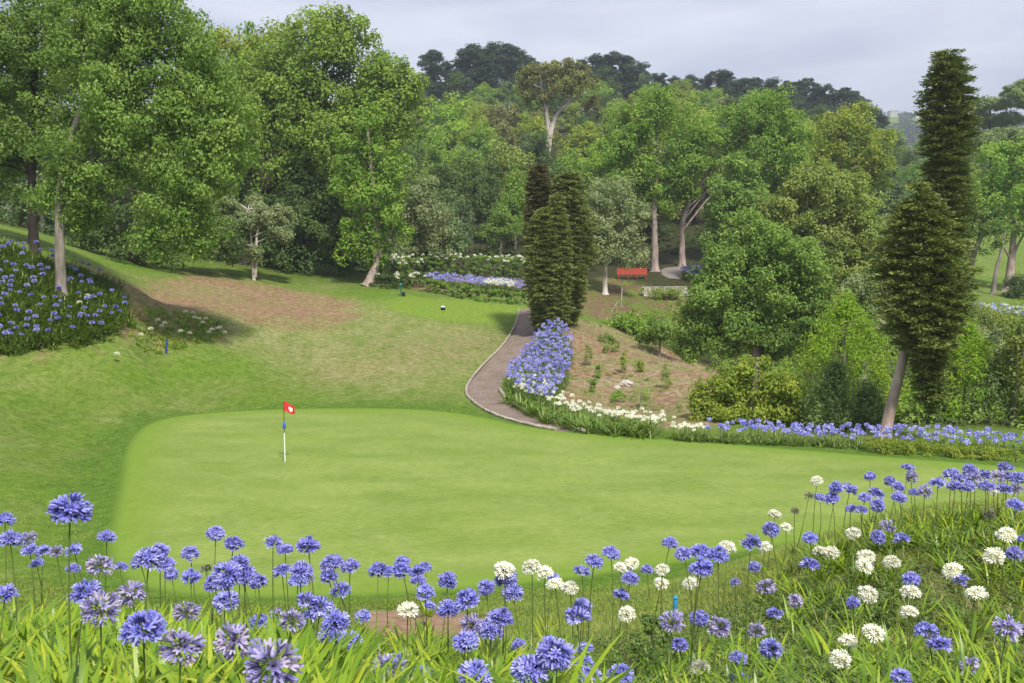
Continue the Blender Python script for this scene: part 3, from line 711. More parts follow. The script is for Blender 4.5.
# the woods between them
KINDS = list(PROTO)
taken = [(at(px, ty, Y)[0], at(px, ty, Y)[1]) for px, ty, Y, *_ in HILL]
WOODS = [(-75, 'left of the tall plane tree'), (-8, 'behind the hedge garden'), (20, 'around the eucalyptus'), (62, 'behind the twin plane trees'), (400, 'beside the tall dark conifer')]
n_fill = 0
for Y in list(np.arange(108, 175, 11)) + list(np.arange(180, 330, 15)):
    for u in np.arange(-0.75, 0.62, 9.5 / Y if Y < 180 else 11.5 / Y):
        yy = Y + rngh.uniform(-4, 4); xx = (u + rngh.uniform(-0.3, 0.3) * 9 / Y) * yy
        if (xx / yy > 0.36 and yy < 200): continue
        if 0.06 < xx / yy < 0.24 and yy < 142: continue
        if -0.16 < xx / yy < 0.05 and yy < 122: continue
        if xx / yy < -0.52 and yy > 150 : continue
        if min(math.hypot(xx - a, yy - b) for a, b in taken) < 4.5: continue
        taken.append((xx, yy))
        pr = [.14, .12, .16, .14, .18, .10, .04, .04, .08] if yy < 250 else [.12, .12, .12, .1, .30, .06, .02, .03, .13]
        kd = KINDS[rngh.choice(9, p=pr)]
        zone = next(t for lim, t in ((-0.21, WOODS[0][1]), (0.0, WOODS[1][1]), (0.1, WOODS[2][1]), (0.33, WOODS[3][1]), (9, WOODS[4][1])) if xx / yy < lim)
        s = rngh.uniform(0.6, 0.95)
        far_tree('hillside_tree', PROTO[kd], (xx, yy, h1(xx, yy)), rngh.uniform(0, 6.3), (s * rngh.uniform(0.9, 1.2),) * 2 + (s,), f'small rounded {kd} tree filling the wooded hillside {zone}', 'tree', f'{kd} trees in the woods {zone}')
        n_fill += 1
print('fill trees', n_fill)

# ---- the tall eucalyptus with pale limbs
def eucalyptus():
    Y = 185; b = at(546, 205, Y); org = np.array([b[0], b[1], h1(b[0], b[1]) - 0.1])
    root = empty('eucalyptus_tree', org, 'tall eucalyptus with pale bare limbs and bronze crown above the hillside woods', 'tree')
    W = lambda px, py, dy=0: at(px, py, Y + dy) - org
    blobs = [(545, 74, 20, 12), (564, 68, 18, 9), (583, 86, 17, 13), (531, 92, 13, 15), (566, 88, 14, 9), (592, 104, 10, 9), (528, 74, 10, 9), (545, 100, 9, 9), (576, 72, 12, 8)]
    bl = [(W(a, c, d), (r * Y / FPX, r * Y / FPX, q * Y / FPX)) for (a, c, r, q), d in zip(blobs, (0, 2, -1, 1, -2, 1, 2, 0, 1))]
    mb = MB(); rg = np.random.default_rng(5)
    t1 = smooth_line([np.zeros(3), W(546, 165), W(549, 140), W(552, 126)], 2); tube(mb, t1, np.linspace(0.75, 0.5, len(t1)), 9, 0.5, 0, 0.06, rg)
    for pts, r in (([W(552, 126), W(558, 112), W(568, 103), W(586, 92)], 0.45), ([W(549, 136), W(546, 110), W(541, 88), W(542, 70)], 0.36), ([W(551, 128), W(546, 112), W(548, 100)], 0.35), ([W(568, 103), W(574, 88), W(572, 72)], 0.32), ([W(541, 88), W(532, 84), W(528, 76)], 0.28)):
        q = smooth_line(pts, 2); tube(mb, q, np.linspace(r, r * 0.35, len(q)), 7, 0.5, 0, 0.06, rg)
    mb.build('trunk', B_PALE, root, True)
    crown_mb(102, bl, 1.0, 45, 0.5, dens=0.8).build('crown', G_BROWN, root)
eucalyptus()

# ---- large trees on the left
px_tree('dark_trunk_tree', 'big tree on the bank with near black trunk at the far left', 'tree', 57, (34, 262),
        [(20, 60, 60, 50), (75, 40, 55, 45), (-40, 100, 55, 60), (-20, 20, 60, 45), (50, 120, 36, 38), (5, 160, 30, 38), (55, -20, 60, 40), (-60, 170, 40, 40), (100, 95, 36, 36)], G_MID, B_DARK, 201,
        trunk=[(33, 215), (31, 150), (33, 80), (36, 20)], r0=0.30, r1=0.1, rc=0.85, n=110, size=0.21, lower=0.9)
px_tree('drooping_tree', 'large spreading tree with drooping right hand branches over the blue flower bank', 'tree', 52, (60, 266),
        [(105, 55, 55, 42), (160, 70, 50, 42), (200, 105, 42, 40), (228, 130, 32, 42), (200, 165, 40, 40), (170, 200, 34, 40), (200, 215, 26, 32), (140, 130, 45, 42), (150, 20, 52, 32), (95, 5, 50, 30), (110, 100, 40, 36),
         (205, 60, 30, 30), (70, 150, 34, 30), (100, 180, 26, 24), (155, 240, 22, 20), (185, 242, 16, 16), (72, 195, 20, 20), (45, 190, 16, 22), (88, 205, 18, 14), (125, -20, 55, 30), (90, 218, 22, 14)], G_MID, B_GREY, 203,
        trunk=[(59, 225), (60, 180), (75, 120), (110, 50)], r0=0.29, r1=0.1, rc=0.75, n=125, size=0.19, droop=0.55, dens=1.05, lower=0.95)
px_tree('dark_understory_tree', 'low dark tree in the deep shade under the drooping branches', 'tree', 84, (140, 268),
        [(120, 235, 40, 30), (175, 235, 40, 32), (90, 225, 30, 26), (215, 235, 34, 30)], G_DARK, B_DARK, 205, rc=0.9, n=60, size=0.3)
px_tree('tall_plane_tree', 'tallest rounded plane tree left of centre with a leaning dark trunk', 'tree', 98, (246, 277),
        [(320, 40, 40, 28), (352, 35, 24, 22), (290, 75, 44, 34), (345, 85, 44, 38), (385, 75, 32, 26), (400, 110, 26, 30), (372, 120, 34, 34), (300, 120, 40, 34), (260, 105, 30, 30), (330, 150, 44, 34), (290, 165, 34, 28), (245, 80, 26, 30), (412, 88, 14, 20), (325, 22, 16, 12)], G_PLANE, B_DARK, 207,
        trunk=[(247, 240), (256, 205), (270, 180), (300, 120), (330, 60)], r0=0.75, r1=0.2, rc=1.2, n=95, size=0.36)
px_tree('yellow_plane_tree', 'yellow green plane tree crown between the drooping tree and the tallest plane', 'tree', 106, (215, 272),
        [(235, 55, 30, 28), (255, 85, 32, 30), (222, 95, 30, 26), (275, 50, 22, 22), (260, 125, 30, 28)], G_YELLOW, B_GREY, 209, rc=1.2, n=80, size=0.38)
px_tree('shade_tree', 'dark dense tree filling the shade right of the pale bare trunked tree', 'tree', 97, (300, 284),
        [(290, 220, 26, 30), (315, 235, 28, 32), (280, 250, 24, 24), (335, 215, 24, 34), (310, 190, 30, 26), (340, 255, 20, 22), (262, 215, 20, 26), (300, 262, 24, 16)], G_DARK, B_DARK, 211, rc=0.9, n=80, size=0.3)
px_tree('bright_leaning_tree', 'bright green upright tree with leaning trunk right of the dark shade', 'tree', 91, (368, 284),
        [(368, 125, 16, 18), (362, 155, 24, 24), (388, 165, 22, 24), (355, 190, 22, 22), (382, 205, 24, 24), (366, 232, 22, 22), (395, 225, 16, 20), (352, 245, 14, 16), (375, 255, 16, 12), (345, 165, 12, 14)], G_BRIGHT, B_PINK, 213,
        trunk=[(373, 272), (379, 258), (376, 220), (368, 130)], r0=0.5, r1=0.1, rc=0.85, n=85, size=0.3)
px_tree('silver_willow_tree', 'greyish willow like tree beside the bright leaning tree', 'tree', 102, (412, 276),
        [(420, 190, 20, 18), (405, 215, 18, 22), (428, 215, 20, 22), (414, 240, 18, 20), (438, 235, 14, 20), (402, 250, 14, 18)], G_GREY, B_GREY, 215, rc=0.9, n=80, size=0.3, droop=0.5)
px_tree('dark_laurel_tree', 'dark bluish rounded tree left of the white flower hedge', 'tree', 108, (436, 272),
        [(432, 225, 18, 22), (448, 238, 18, 22), (428, 248, 20, 18), (446, 205, 14, 14)], G_BLUE, B_DARK, 217, rc=0.9, n=80, size=0.32)
def pale_tree():
    Y = 87; b = at(254, 278, Y); org = np.array([b[0], b[1], h1(b[0], b[1]) - 0.05])
    root = empty('pale_bare_tree', org, 'small sparse tree with two whitish stems and silvery open crown', 'tree')
    W = lambda px, py, dy=0: at(px, py, Y + dy) - org
    mb = MB(); rg = np.random.default_rng(8); tips = []
    stems = [[np.zeros(3), W(252, 255), W(251, 235), W(248, 220), W(246, 207)], [W(255, 277), W(257, 255), W(256, 235), W(261, 220), W(265, 208)]]
    for s in stems:
        q = smooth_line(s, 2); tube(mb, q, np.linspace(0.17, 0.04, len(q)), 7, 0.5, 0, 0.05, rg)
        for k in range(14):
            i = int(rg.uniform(0.35, 0.95) * (len(q) - 1)); e = q[i] + np.array([rg.uniform(-3.3, 3.3), rg.uniform(-2, 2), rg.uniform(-0.6, 1.3)])
            l = smooth_line([q[i], q[i] * 0.5 + e * 0.5 + np.array([0, 0, .25]), e], 2); tube(mb, l, np.linspace(0.06, 0.02, len(l)), 5, 0.5, 0)
            tips.append((e, (0.75, 0.75, 0.55)))
    mb.build('trunk', B_PALE, root, True)
    crown_mb(219, tips, 0.45, 55, 0.2, dens=1.9).build('crown', G_GREY, root)
pale_tree()

# ---- centre: three cypresses
def conifer(name, label, cat, px, base_y, Y, H_top, prof, leaf, bark, seed, tr0=0.25, tuft=0.6, step=0.42, n=36, size=0.3, lean=(0, 0), z0=None, trunkpts=None, gap=0.0):
    b = at(px, base_y, Y); gz = h1(b[0], b[1]) if z0 is None else z0
    org = np.array([b[0], b[1], gz - 0.05])
    H = at(px, H_top, Y)[2] - gz
    root = empty(name, org, label, cat)
    mb = MB(); rg = np.random.default_rng(seed)
    pts = [np.zeros(3), np.array([lean[0] * .5 * H, lean[1] * .5 * H, H * .5]), np.array([lean[0] * H, lean[1] * H, H * 0.96])]
    tube(mb, smooth_line(pts, 1), np.linspace(tr0, 0.05, len(smooth_line(pts, 1))), 8, 0.5, 0, 0.04, rg)
    mb.build('trunk', bark, root, True)
    layered_crown(seed, prof, H, step, tuft, n, size, lean, gap).build('crown', leaf, root)
    return root
def ip(xs, ys): return lambda t: float(np.interp(t, xs, ys))
m70 = 72 / FPX
conifer('cypress_tree', 'brown topped columnar cypress at the left of the three above the path', 'cypress', 539, 322, 73, 164, ip([0, .06, .3, .6, .9, .97, 1], [0.3, .5, .9, 1.0, .95, .8, 0.5]), G_CYPBROWN, B_DARK, 301, tuft=0.34, step=0.29, n=34, size=0.18)
conifer('cypress_tree', 'brownish green broader cypress at the right of the three above the path', 'cypress', 568, 322, 74, 174, ip([0, .08, .3, .5, .7, .88, .96, 1], [0.45, .8, 1.6, 1.9, 1.75, 1.5, 1.3, 0.9]), G_CYP, B_DARK, 302, tuft=0.34, step=0.29, n=34, size=0.18)
conifer('cypress_tree', 'shorter greener cypress in front of the two brown ones by the path', 'cypress', 544, 317, 71, 208, ip([0, .08, .3, .55, .88, .96, 1], [0.3, .6, 1.25, 1.35, 1.15, .8, 0.45]), G_CYP, B_DARK, 303, tuft=0.34, step=0.29, n=34, size=0.18)
conifer('cypress_tree', 'middle green cypress filling the gap between the two brown topped ones', 'cypress', 556, 322, 71.5, 196, ip([0, .1, .4, .8, 1], [0.6, .95, 1.15, 1.0, 0.4]), G_CYP, B_DARK, 304, tuft=0.34, step=0.29, n=34, size=0.18)
px_tree('silvery_round_tree', 'rounded silvery green tree with slim pale trunk left of the red bench', 'tree', 104, (605, 296),
        [(610, 195, 24, 18), (595, 215, 18, 22), (628, 215, 20, 22), (612, 235, 30, 22), (596, 250, 18, 16), (630, 250, 18, 16)], G_GREY, B_PALE, 221,
        trunk=[(605, 275), (606, 255), (612, 205)], r0=0.3, r1=0.08, rc=0.85, n=85, size=0.27, tone0=None)
px_tree('plane_tree', 'left of the twin plane trees with tall grey trunk beside the bench', 'tree', 121, (655, 272),
        [(655, 115, 34, 22), (630, 130, 26, 24), (685, 130, 26, 26), (640, 160, 34, 26), (672, 165, 32, 26), (615, 155, 20, 22), (655, 190, 36, 20), (630, 185, 20, 16), (660, 98, 20, 12), (690, 165, 16, 24)], G_BRIGHT, B_PINK, 223,
        trunk=[(655, 240), (654, 205), (657, 175), (660, 150)], r0=0.45, r1=0.15, rc=1.2, n=90, size=0.36, lower=0.6)
px_tree('plane_tree', 'right of the twin plane trees with forked trunk behind the gravel drive', 'tree', 125, (682, 272),
        [(765, 118, 32, 22), (735, 132, 28, 24), (790, 130, 20, 24), (712, 150, 26, 24), (760, 155, 40, 24), (790, 160, 20, 26), (730, 175, 30, 24), (770, 185, 26, 18), (690, 185, 18, 16), (755, 100, 14, 9), (778, 98, 12, 9)], G_BRIGHT, B_PINK, 225,
        trunk=[(682, 245), (681, 225), (688, 200), (712, 170)], r0=0.45, r1=0.15, rc=1.2, n=90, size=0.36, lower=0.6)
px_tree('ivy_clad_tree', 'dense dark green domed tree in front of the twin plane trees', 'tree', 112, (735, 290),
        [(735, 175, 20, 20), (722, 198, 20, 22), (750, 200, 20, 22), (735, 220, 26, 22), (720, 240, 18, 18), (745, 245, 20, 20)], G_MID, B_DARK, 227, rc=0.85, n=85, size=0.32)
px_tree('light_broadleaf_tree', 'light green broad tree on the slope left of the tall conifer top', 'tree', 134, (850, 250),
        [(850, 125, 26, 18), (828, 140, 20, 20), (872, 142, 20, 20), (850, 160, 34, 22), (820, 165, 20, 18), (880, 170, 16, 20), (858, 110, 12, 8)], G_YELLOW, B_GREY, 229, rc=1.2, n=85, size=0.38)
px_tree('olive_spreading_tree', 'wide olive green tree above the large round shrub in the gully', 'tree', 90, (825, 330),
        [(820, 185, 30, 22), (790, 205, 26, 24), (850, 200, 28, 26), (780, 235, 28, 26), (820, 235, 40, 34), (862, 235, 26, 34), (800, 270, 34, 30), (850, 275, 34, 32), (875, 265, 16, 24), (770, 215, 14, 14)], G_OLIVE, B_GREY, 231, rc=0.85, n=90, size=0.27, dens=1.3, lower=1.0)
px_tree('gully_shrub_tree', 'large rounded mid green shrub growing out of the gully behind the bare bank', 'shrub', 66, (760, 375),
        [(765, 240, 28, 20), (735, 262, 30, 26), (795, 262, 28, 26), (715, 290, 28, 26), (760, 290, 44, 34), (808, 295, 24, 34), (695, 318, 24, 26), (735, 325, 40, 30), (780, 330, 36, 28), (690, 345, 16, 14), (815, 325, 18, 26), (750, 222, 12, 10)], G_MID, B_GREY, 233, rc=0.6, n=90, size=0.2, dens=1.35, lower=1.0, limbs=False, fill=0.4)
px_tree('grey_gully_shrub', 'small grey green shrub between the round gully shrub and the dark conifer', 'shrub', 70, (865, 350),
        [(862, 290, 22, 18), (845, 305, 16, 18), (880, 310, 16, 22), (865, 325, 24, 20)], G_GREY, B_GREY, 235, rc=0.6, n=80, size=0.2)

# ---- right foreground shrubs behind the flower strip
def cone_shrub(name, label, px, base_y, Y, top_y, w, leaf, seed, size=0.16):
    b = at(px, base_y, Y); org = np.array([b[0], b[1], h1(b[0], b[1]) - 0.05]); H = at(px, top_y, Y)[2] - org[2]; Rm = w * Y / FPX / 2
    root = empty(name, org, label, 'shrub'); rg = np.random.default_rng(seed)
    trunk_mb(seed, [(0, 0, 0), (0.05, 0, H * .5), (0, 0, H * .93)], 0.09, 0.02, [], seg=6).build('trunk', B_GREY, root, True)
    n = int(np.clip(170 * (Rm / 2.8) ** 1.3, 45, 190)); t = rg.uniform(0.04, 0.98, n) ** 0.85; th = rg.uniform(0, 2 * PI, n); rr = Rm * (1 - t ** 1.4) * np.minimum(1, 0.6 + t * 3) * rg.uniform(0.5, 1.2, n)
    cen = np.stack([np.cos(th) * rr, np.sin(th) * rr, t * H], -1); nor = norm(np.stack([np.cos(th), np.sin(th), 0.8 + 0 * th], -1))
    mb = MB(); clump_cloud(mb, rg, cen, nor, np.full(n, min(0.42, Rm * 0.36)) * rg.uniform(0.6, 1.5, n), 60, size, aspect=0.38, flat=1.25, up=0.5)
    mb.build('crown', leaf, root); return root
cone_shrub('conical_shrub', 'tall lime green conical shrub left of the leaning trunk', 841, 436, 47.5, 296, 150, G_LIME, 241)
cone_shrub('conical_shrub', 'small blue green conical shrub below the lime one beside the blue flowers', 832, 436, 43, 366, 60, G_FEATHER, 242, 0.2)
cone_shrub('conical_shrub', 'little grey green shrub by the foot of the leaning trunk', 866, 436, 43.5, 388, 48, G_FEATHER, 243, 0.2)
cone_shrub('conical_shrub', 'feathery green conical shrub right of the dark conifer column', 962, 440, 48, 326, 120, G_LIME, 244)
cone_shrub('conical_shrub', 'narrow pale green shrub beside the dark olive shrub near the right edge', 990, 442, 46.5, 366, 56, G_FEATHER, 245)
cone_shrub('conical_shrub', 'low dull shrub under the lime conical shrub towards the leaning trunk', 880, 438, 47, 372, 44, G_OLIVE, 246, 0.14)
px_tree('round_shrub', 'bushy yellow tipped green shrub at the right end of the bare bank', 'shrub', 44.5, (752, 438),
        [(745, 378, 26, 16), (715, 395, 20, 18), (775, 392, 24, 20), (742, 408, 38, 20), (708, 415, 16, 14), (790, 412, 20, 16), (758, 362, 10, 8), (700, 400, 10, 12)], G_YELLOW, B_GREY, 247, rc=0.42, n=85, size=0.15, lower=1.0, dens=1.3, limbs=False)
px_tree('round_shrub', 'dark olive shrub at the right edge of the view by the conifers', 'shrub', 46, (1015, 445),
        [(1022, 330, 22, 22), (1040, 345, 28, 30), (1020, 365, 20, 26), (1036, 390, 28, 30), (1022, 412, 16, 16), (1050, 420, 20, 20)], G_OLIVE, B_GREY, 249, rc=0.5, n=85, size=0.16)
px_tree('round_shrub', 'dense green shrub in front of the dark conifer column base', 'shrub', 45.5, (915, 440),
        [(905, 425, 16, 12), (925, 420, 18, 12), (945, 424, 16, 11)], G_DARK, B_GREY, 251, rc=0.35, n=70, size=0.13)
# the tall dark conifers
conifer('dark_conifer', 'very tall dark layered conifer rising against the sky on the right', 'conifer', 945, 440, 53, 51, ip([0, .1, .25, .5, .62, .66, .70, .75, .80, .86, .93, .97, .99, 1], [0.7, .8, 1.1, 1.15, 1.15, 1.15, 1.2, 1.3, 1.35, 1.32, 1.15, .95, .75, 0.45]), G_CONI, B_DARK, 305, 0.35, tuft=0.45, step=0.36, n=44, size=0.19, lean=(-0.036, 0), gap=0.14)
def leaning_conifer():
    Y = 44; f = ground(884, 438); Y = f[1]; org = f - np.array([0, 0, 0.05])
    root = empty('leaning_conifer', org, 'dark layered conifer carried on a pale leaning bare trunk', 'conifer')
    W = lambda px, py, dy=0: at(px, py, Y + dy) - org
    mb = MB(); rg = np.random.default_rng(9)
    p = smooth_line([np.zeros(3), W(889, 415), W(898, 380), W(906, 345), W(915, 300), W(925, 240, 1), W(932, 200, 1)], 2)
    tube(mb, p, np.linspace(0.26, 0.10, len(p)) + 0.07 * np.exp(-np.arange(len(p)) / 2), 10, 0.5, 0, 0.04, rg)
    mb.build('trunk', B_TAN, root, True)
    c0 = W(931, 416, -0.7); H = W(931, 188, -0.7)[2] - c0[2]; k = Y / FPX
    big = layered_crown(310, ip([0, .06, .15, .27, .36, .5, .7, .85, .95, 1], [0.2, 0.5, 0.65, .85, 1.5, 1.75, 1.7, 1.35, 0.9, .3]), H, 0.32, 0.38, 46, 0.17, lean=(-0.09, 0), gap=0.08)
    for i in range(len(big.v)): big.v[i] = big.v[i] + c0
    big.build('crown', G_CONI, root)
leaning_conifer()
# ---- far right
px_tree('lawn_tree', 'light green tree with pinkish trunk on the far right lawn', 'tree', 122, (1008, 292),
        [(1000, 165, 26, 20), (1030, 160, 26, 22), (985, 195, 22, 22), (1015, 200, 34, 26), (1040, 215, 26, 24), (985, 225, 16, 14), (1010, 148, 12, 8)], G_BRIGHT, B_PINK, 261,
        trunk=[(1011, 265), (1014, 235), (1013, 190)], r0=0.65, r1=0.15, rc=1.1, n=85, size=0.36)
px_tree('slim_lawn_tree', 'slim grey trunked young tree left of the pinkish trunk on the far lawn', 'tree', 118, (993, 290),
        [(1000, 230, 12, 12), (990, 245, 10, 9)], G_MID, B_GREY, 263, trunk=[(996, 270), (1002, 250), (1006, 225)], r0=0.3, r1=0.08, rc=0.8, n=60, size=0.32)
px_tree('bent_lawn_tree', 'dark bent trunked tree at the left of the far lawn beside the conifer', 'tree', 120, (966, 272),
        [(985, 220, 16, 14), (972, 232, 12, 12)], G_MID, B_GREY, 265, trunk=[(972, 258), (980, 240), (986, 222)], r0=0.5, r1=0.15, rc=0.9, n=60, size=0.34)
UM = [('umbrella pine with flat crown behind the far lawn trees', 235, 992, (990, 108, 26, 8), [(1000, 120, 24, 7), (975, 118, 14, 6), (990, 105, 22, 6)]),
      ('tall umbrella pine at the right edge with crown cut by the frame', 225, 1026, (1022, 92, 20, 8), [(1018, 92, 16, 7), (1036, 85, 18, 8), (1030, 102, 16, 6)]),
      ('lower umbrella pine beneath the flat crowned one behind the far lawn', 215, 1010, (1005, 140, 26, 8), [(1005, 136, 26, 7), (985, 140, 20, 7), (1025, 142, 20, 8), (1000, 148, 24, 6)])]
for i, (lab, Y, bx, _, bl) in enumerate(UM):
    px_tree('umbrella_pine', lab, 'pine tree', Y, (bx, 200), bl, G_UMB, B_DARK, 270 + i * 2, r0=0.5, r1=0.2, rc=1.0, n=80, size=0.5, aspect=0.35, flat=0.6, up=0.6, dens=2.2)
for i, (px, py, Y, w, h, leaf, lab) in enumerate([(664, 292, 106, 13, 4, G_OLIVE, 'small bush in front of the pale stone wall'), (632, 285, 120, 13, 5, G_DARK, 'dark clipped looking bush just below the red bench'), (960, 318, 95, 22, 12, G_MID, 'low round bush behind the far right flower bed'), (1018, 288, 116, 12, 12, G_DARK, 'dark round bush at the foot of the pinkish lawn trunk'), (985, 320, 92, 26, 14, G_OLIVE, 'olive bush in front of the far right flower bed'),
                                               (940, 330, 84, 30, 26, G_MID, 'green bush behind the conifer column on the right'), (1000, 350, 72, 40, 24, G_GREY, 'grey green bush in the right hand hollow below the far lawn'), (630, 322, 90, 20, 10, G_BRIGHT, 'low green bush in the gully left of the round shrub'), (660, 330, 84, 22, 12, G_MID, 'dark green bush in the gully below the stone wall')]):
    px_tree('bush', lab, 'bush', Y, (px, py + h), [(px, py, w, h), (px - w * .6, py + h * .4, w * .6, h * .7), (px + w * .6, py + h * .3, w * .6, h * .8)], leaf, B_GREY, 280 + i, r0=0.12, r1=0.04, rc=0.6, n=60, size=0.24)
# ------------------------------------------------------------------ flower kit
def petal_mat(name, cols, trans=0.25):
    return leaf_mat(name, cols, trans, 0.5, 0.1, 0.25)
P_BLUE = petal_mat('petal_blue', [(0.13, 0.125, 0.46), (0.24, 0.245, 0.73), (0.40, 0.41, 0.87), (0.60, 0.60, 0.92)])
P_LILAC = petal_mat('petal_faded_lilac', [(0.15, 0.11, 0.26), (0.27, 0.25, 0.56), (0.46, 0.43, 0.76), (0.58, 0.50, 0.62)])
P_WHITE = petal_mat('petal_white', [(0.55, 0.58, 0.40), (0.80, 0.81, 0.70), (0.87, 0.87, 0.82)])
P_SEED = petal_mat('spent_flower', [(0.07, 0.06, 0.07), (0.17, 0.14, 0.17), (0.26, 0.22, 0.28)], 0.1)
STEM = leaf_mat('flower_stem', [(0.075, 0.10, 0.03), (0.16, 0.21, 0.055)], 0.2, 0.5)
STRAP = leaf_mat('strap_leaf', [(0.05, 0.115, 0.008), (0.135, 0.245, 0.012), (0.235, 0.36, 0.018), (0.42, 0.45, 0.03)], 0.35, 0.38, 0.1, 0.4)
STRAPD = leaf_mat('strap_leaf_dark', [(0.055, 0.11, 0.016), (0.13, 0.215, 0.028), (0.24, 0.33, 0.055)], 0.25, 0.4, 0.1, 0.4)
GRASS = leaf_mat('grass_blades', [(0.07, 0.13, 0.012), (0.15, 0.22, 0.025), (0.25, 0.29, 0.05), (0.42, 0.36, 0.16)], 0.3, 0.5, 0.1, 0.3)
WEED = leaf_mat('weed_leaf', [(0.06, 0.115, 0.022), (0.125, 0.20, 0.04), (0.22, 0.30, 0.08)], 0.25, 0.6)
TWIGM = plain('dry_twig', (0.12, 0.09, 0.06), 0.9)

def umbel(seed, R=0.1, n=60, zmin=-0.45, petal=1.0, droop=0.0, tone=(0, 1), buds=0.1):
    """one flower head: pedicels from the centre, each with a six petalled funnel; material 1 is the pedicels"""
    rng = np.random.default_rng(seed); mb = MB()
    i = np.arange(n) + 0.5
    z = 1 - (1 - zmin) * i / n; ph = i * 2.39996 + rng.uniform(0, 6)
    z = np.clip(z + rng.uniform(-0.07, 0.07, n), -0.98, 0.99); q = np.sqrt(1 - z * z)
    d = norm(np.stack([np.cos(ph) * q, np.sin(ph) * q, z - droop], -1) + 0.10 * rng.standard_normal((n, 3)))
    for k in range(n):
        a = d[k]; rr = R * rng.uniform(0.74, 1.10)
        u = norm(np.cross(a, [0.3, 0.5, 0.81])); v = np.cross(a, u)
        e = a * rr * 0.50 + np.array([0, 0, -droop * 0.25 * R])
        w = 0.0012
        p0 = np.array([0, 0, 0.0])
        mb.add([p0 - u * w, p0 + u * w, e + u * w, e - u * w], [0, 1, 2, 3], 0.5, 1)
        mb.add([p0 - v * w, p0 + v * w, e + v * w, e - v * w], [0, 1, 2, 3], 0.5, 1)
        ft = rng.uniform(*tone); bud = rng.uniform() < buds
        L1, L2 = rr * 0.26, rr * 0.50
        op = (0.05 if bud else rng.uniform(0.15, 0.23)) * R * petal * 1.35
        for s in range(6):
            th = s * PI / 3 + rng.uniform(-0.1, 0.1); c = math.cos(th) * u + math.sin(th) * v; t = -math.sin(th) * u + math.cos(th) * v
            b0 = e; b1 = e + a * L1 + c * op * 0.42; b2 = e + a * L2 * rng.uniform(0.92, 1.03) + c * op * 1.15
            w1 = R * 0.075 * petal; w2 = R * 0.045 * petal
            vv = [b0 - t * 0.006 * R / 0.1 * 0.5, b0 + t * 0.006 * R / 0.1 * 0.5, b1 + t * w1, b1 - t * w1, b2 + t * w2, b2 - t * w2]
            tb = np.clip(ft + np.array([-0.25, -0.25, 0.0, 0.0, 0.22, 0.22]), 0, 1)
            mb.add(vv, [[0, 1, 2, 3], [3, 2, 4, 5]], tb, 0)
    return mb
H_BLUE = [umbel(400 + i, 0.1, (60, 46, 66, 52, 40, 58)[i], (-0.32, -0.1, -0.4, -0.25, 0.0, -0.5)[i], 1.0, (0, .1, 0, .15, .05, .25)[i], (0.05, (0.75, .6, .85, .5, .8, .7)[i]), (.08, .2, .05, .15, .35, .1)[i]).mesh('flower_head', [P_BLUE, STEM]) for i in range(6)]
H_WHITE = [umbel(420 + i, 0.1, 48, -0.3, 1.1, 0, (0.3, 1.0), 0.05).mesh('flower_head', [P_WHITE, STEM]) for i in range(4)]
H_LILAC = [umbel(430 + i, 0.1, 40, -0.6, 0.85, 0.25, (0.05, 0.9), 0.3).mesh('flower_head', [P_LILAC, STEM]) for i in range(5)]
H_SEED = [umbel(440 + i, 0.1, 45, -0.7, 0.6, 0.0, (0, 1), 0.8).mesh('flower_head', [P_SEED, STEM]) for i in range(2)]
def stem_mesh(seed):
    rng = np.random.default_rng(seed); b = rng.uniform(-0.03, 0.03, 2)
    t = np.linspace(0, 1, 7); mb = MB()
    tube(mb, np.stack([b[0] * np.sin(PI * t), b[1] * np.sin(PI * t), t], -1), np.linspace(0.0068, 0.0045, 7), 6, rng.uniform(0.2, 0.9))
    return mb.mesh('stem', STEM, True)
STEMS = [stem_mesh(450 + i) for i in range(5)]
def strap_clump(seed, n, lmin, lmax, w, leanmax=0.75, spread=0.06, lo=0.05, hi=0.95):
    rng = np.random.default_rng(seed); mb = MB()
    az = rng.uniform(0, 2 * PI, n); rr = rng.uniform(0, spread, n)
    base = np.stack([np.cos(az) * rr, np.sin(az) * rr, np.full(n, -0.03)], -1)
    strips(mb, base, az + rng.uniform(-0.5, 0.5, n), rng.uniform(lmin, lmax, n), w * rng.uniform(0.7, 1.2, n), rng.uniform(0.5, 1.5, n), rng.uniform(0.05, leanmax, n), rng.uniform(lo, hi, n), 5)
    return mb
CL_BIG = [strap_clump(460 + i, 34, 0.45, 0.75, 0.034).mesh('leaf_clump', STRAP, True) for i in range(4)]
CL_SMALL = [strap_clump(470 + i, 18, 0.2, 0.42, 0.022).mesh('leaf_clump', STRAP, True) for i in range(4)]

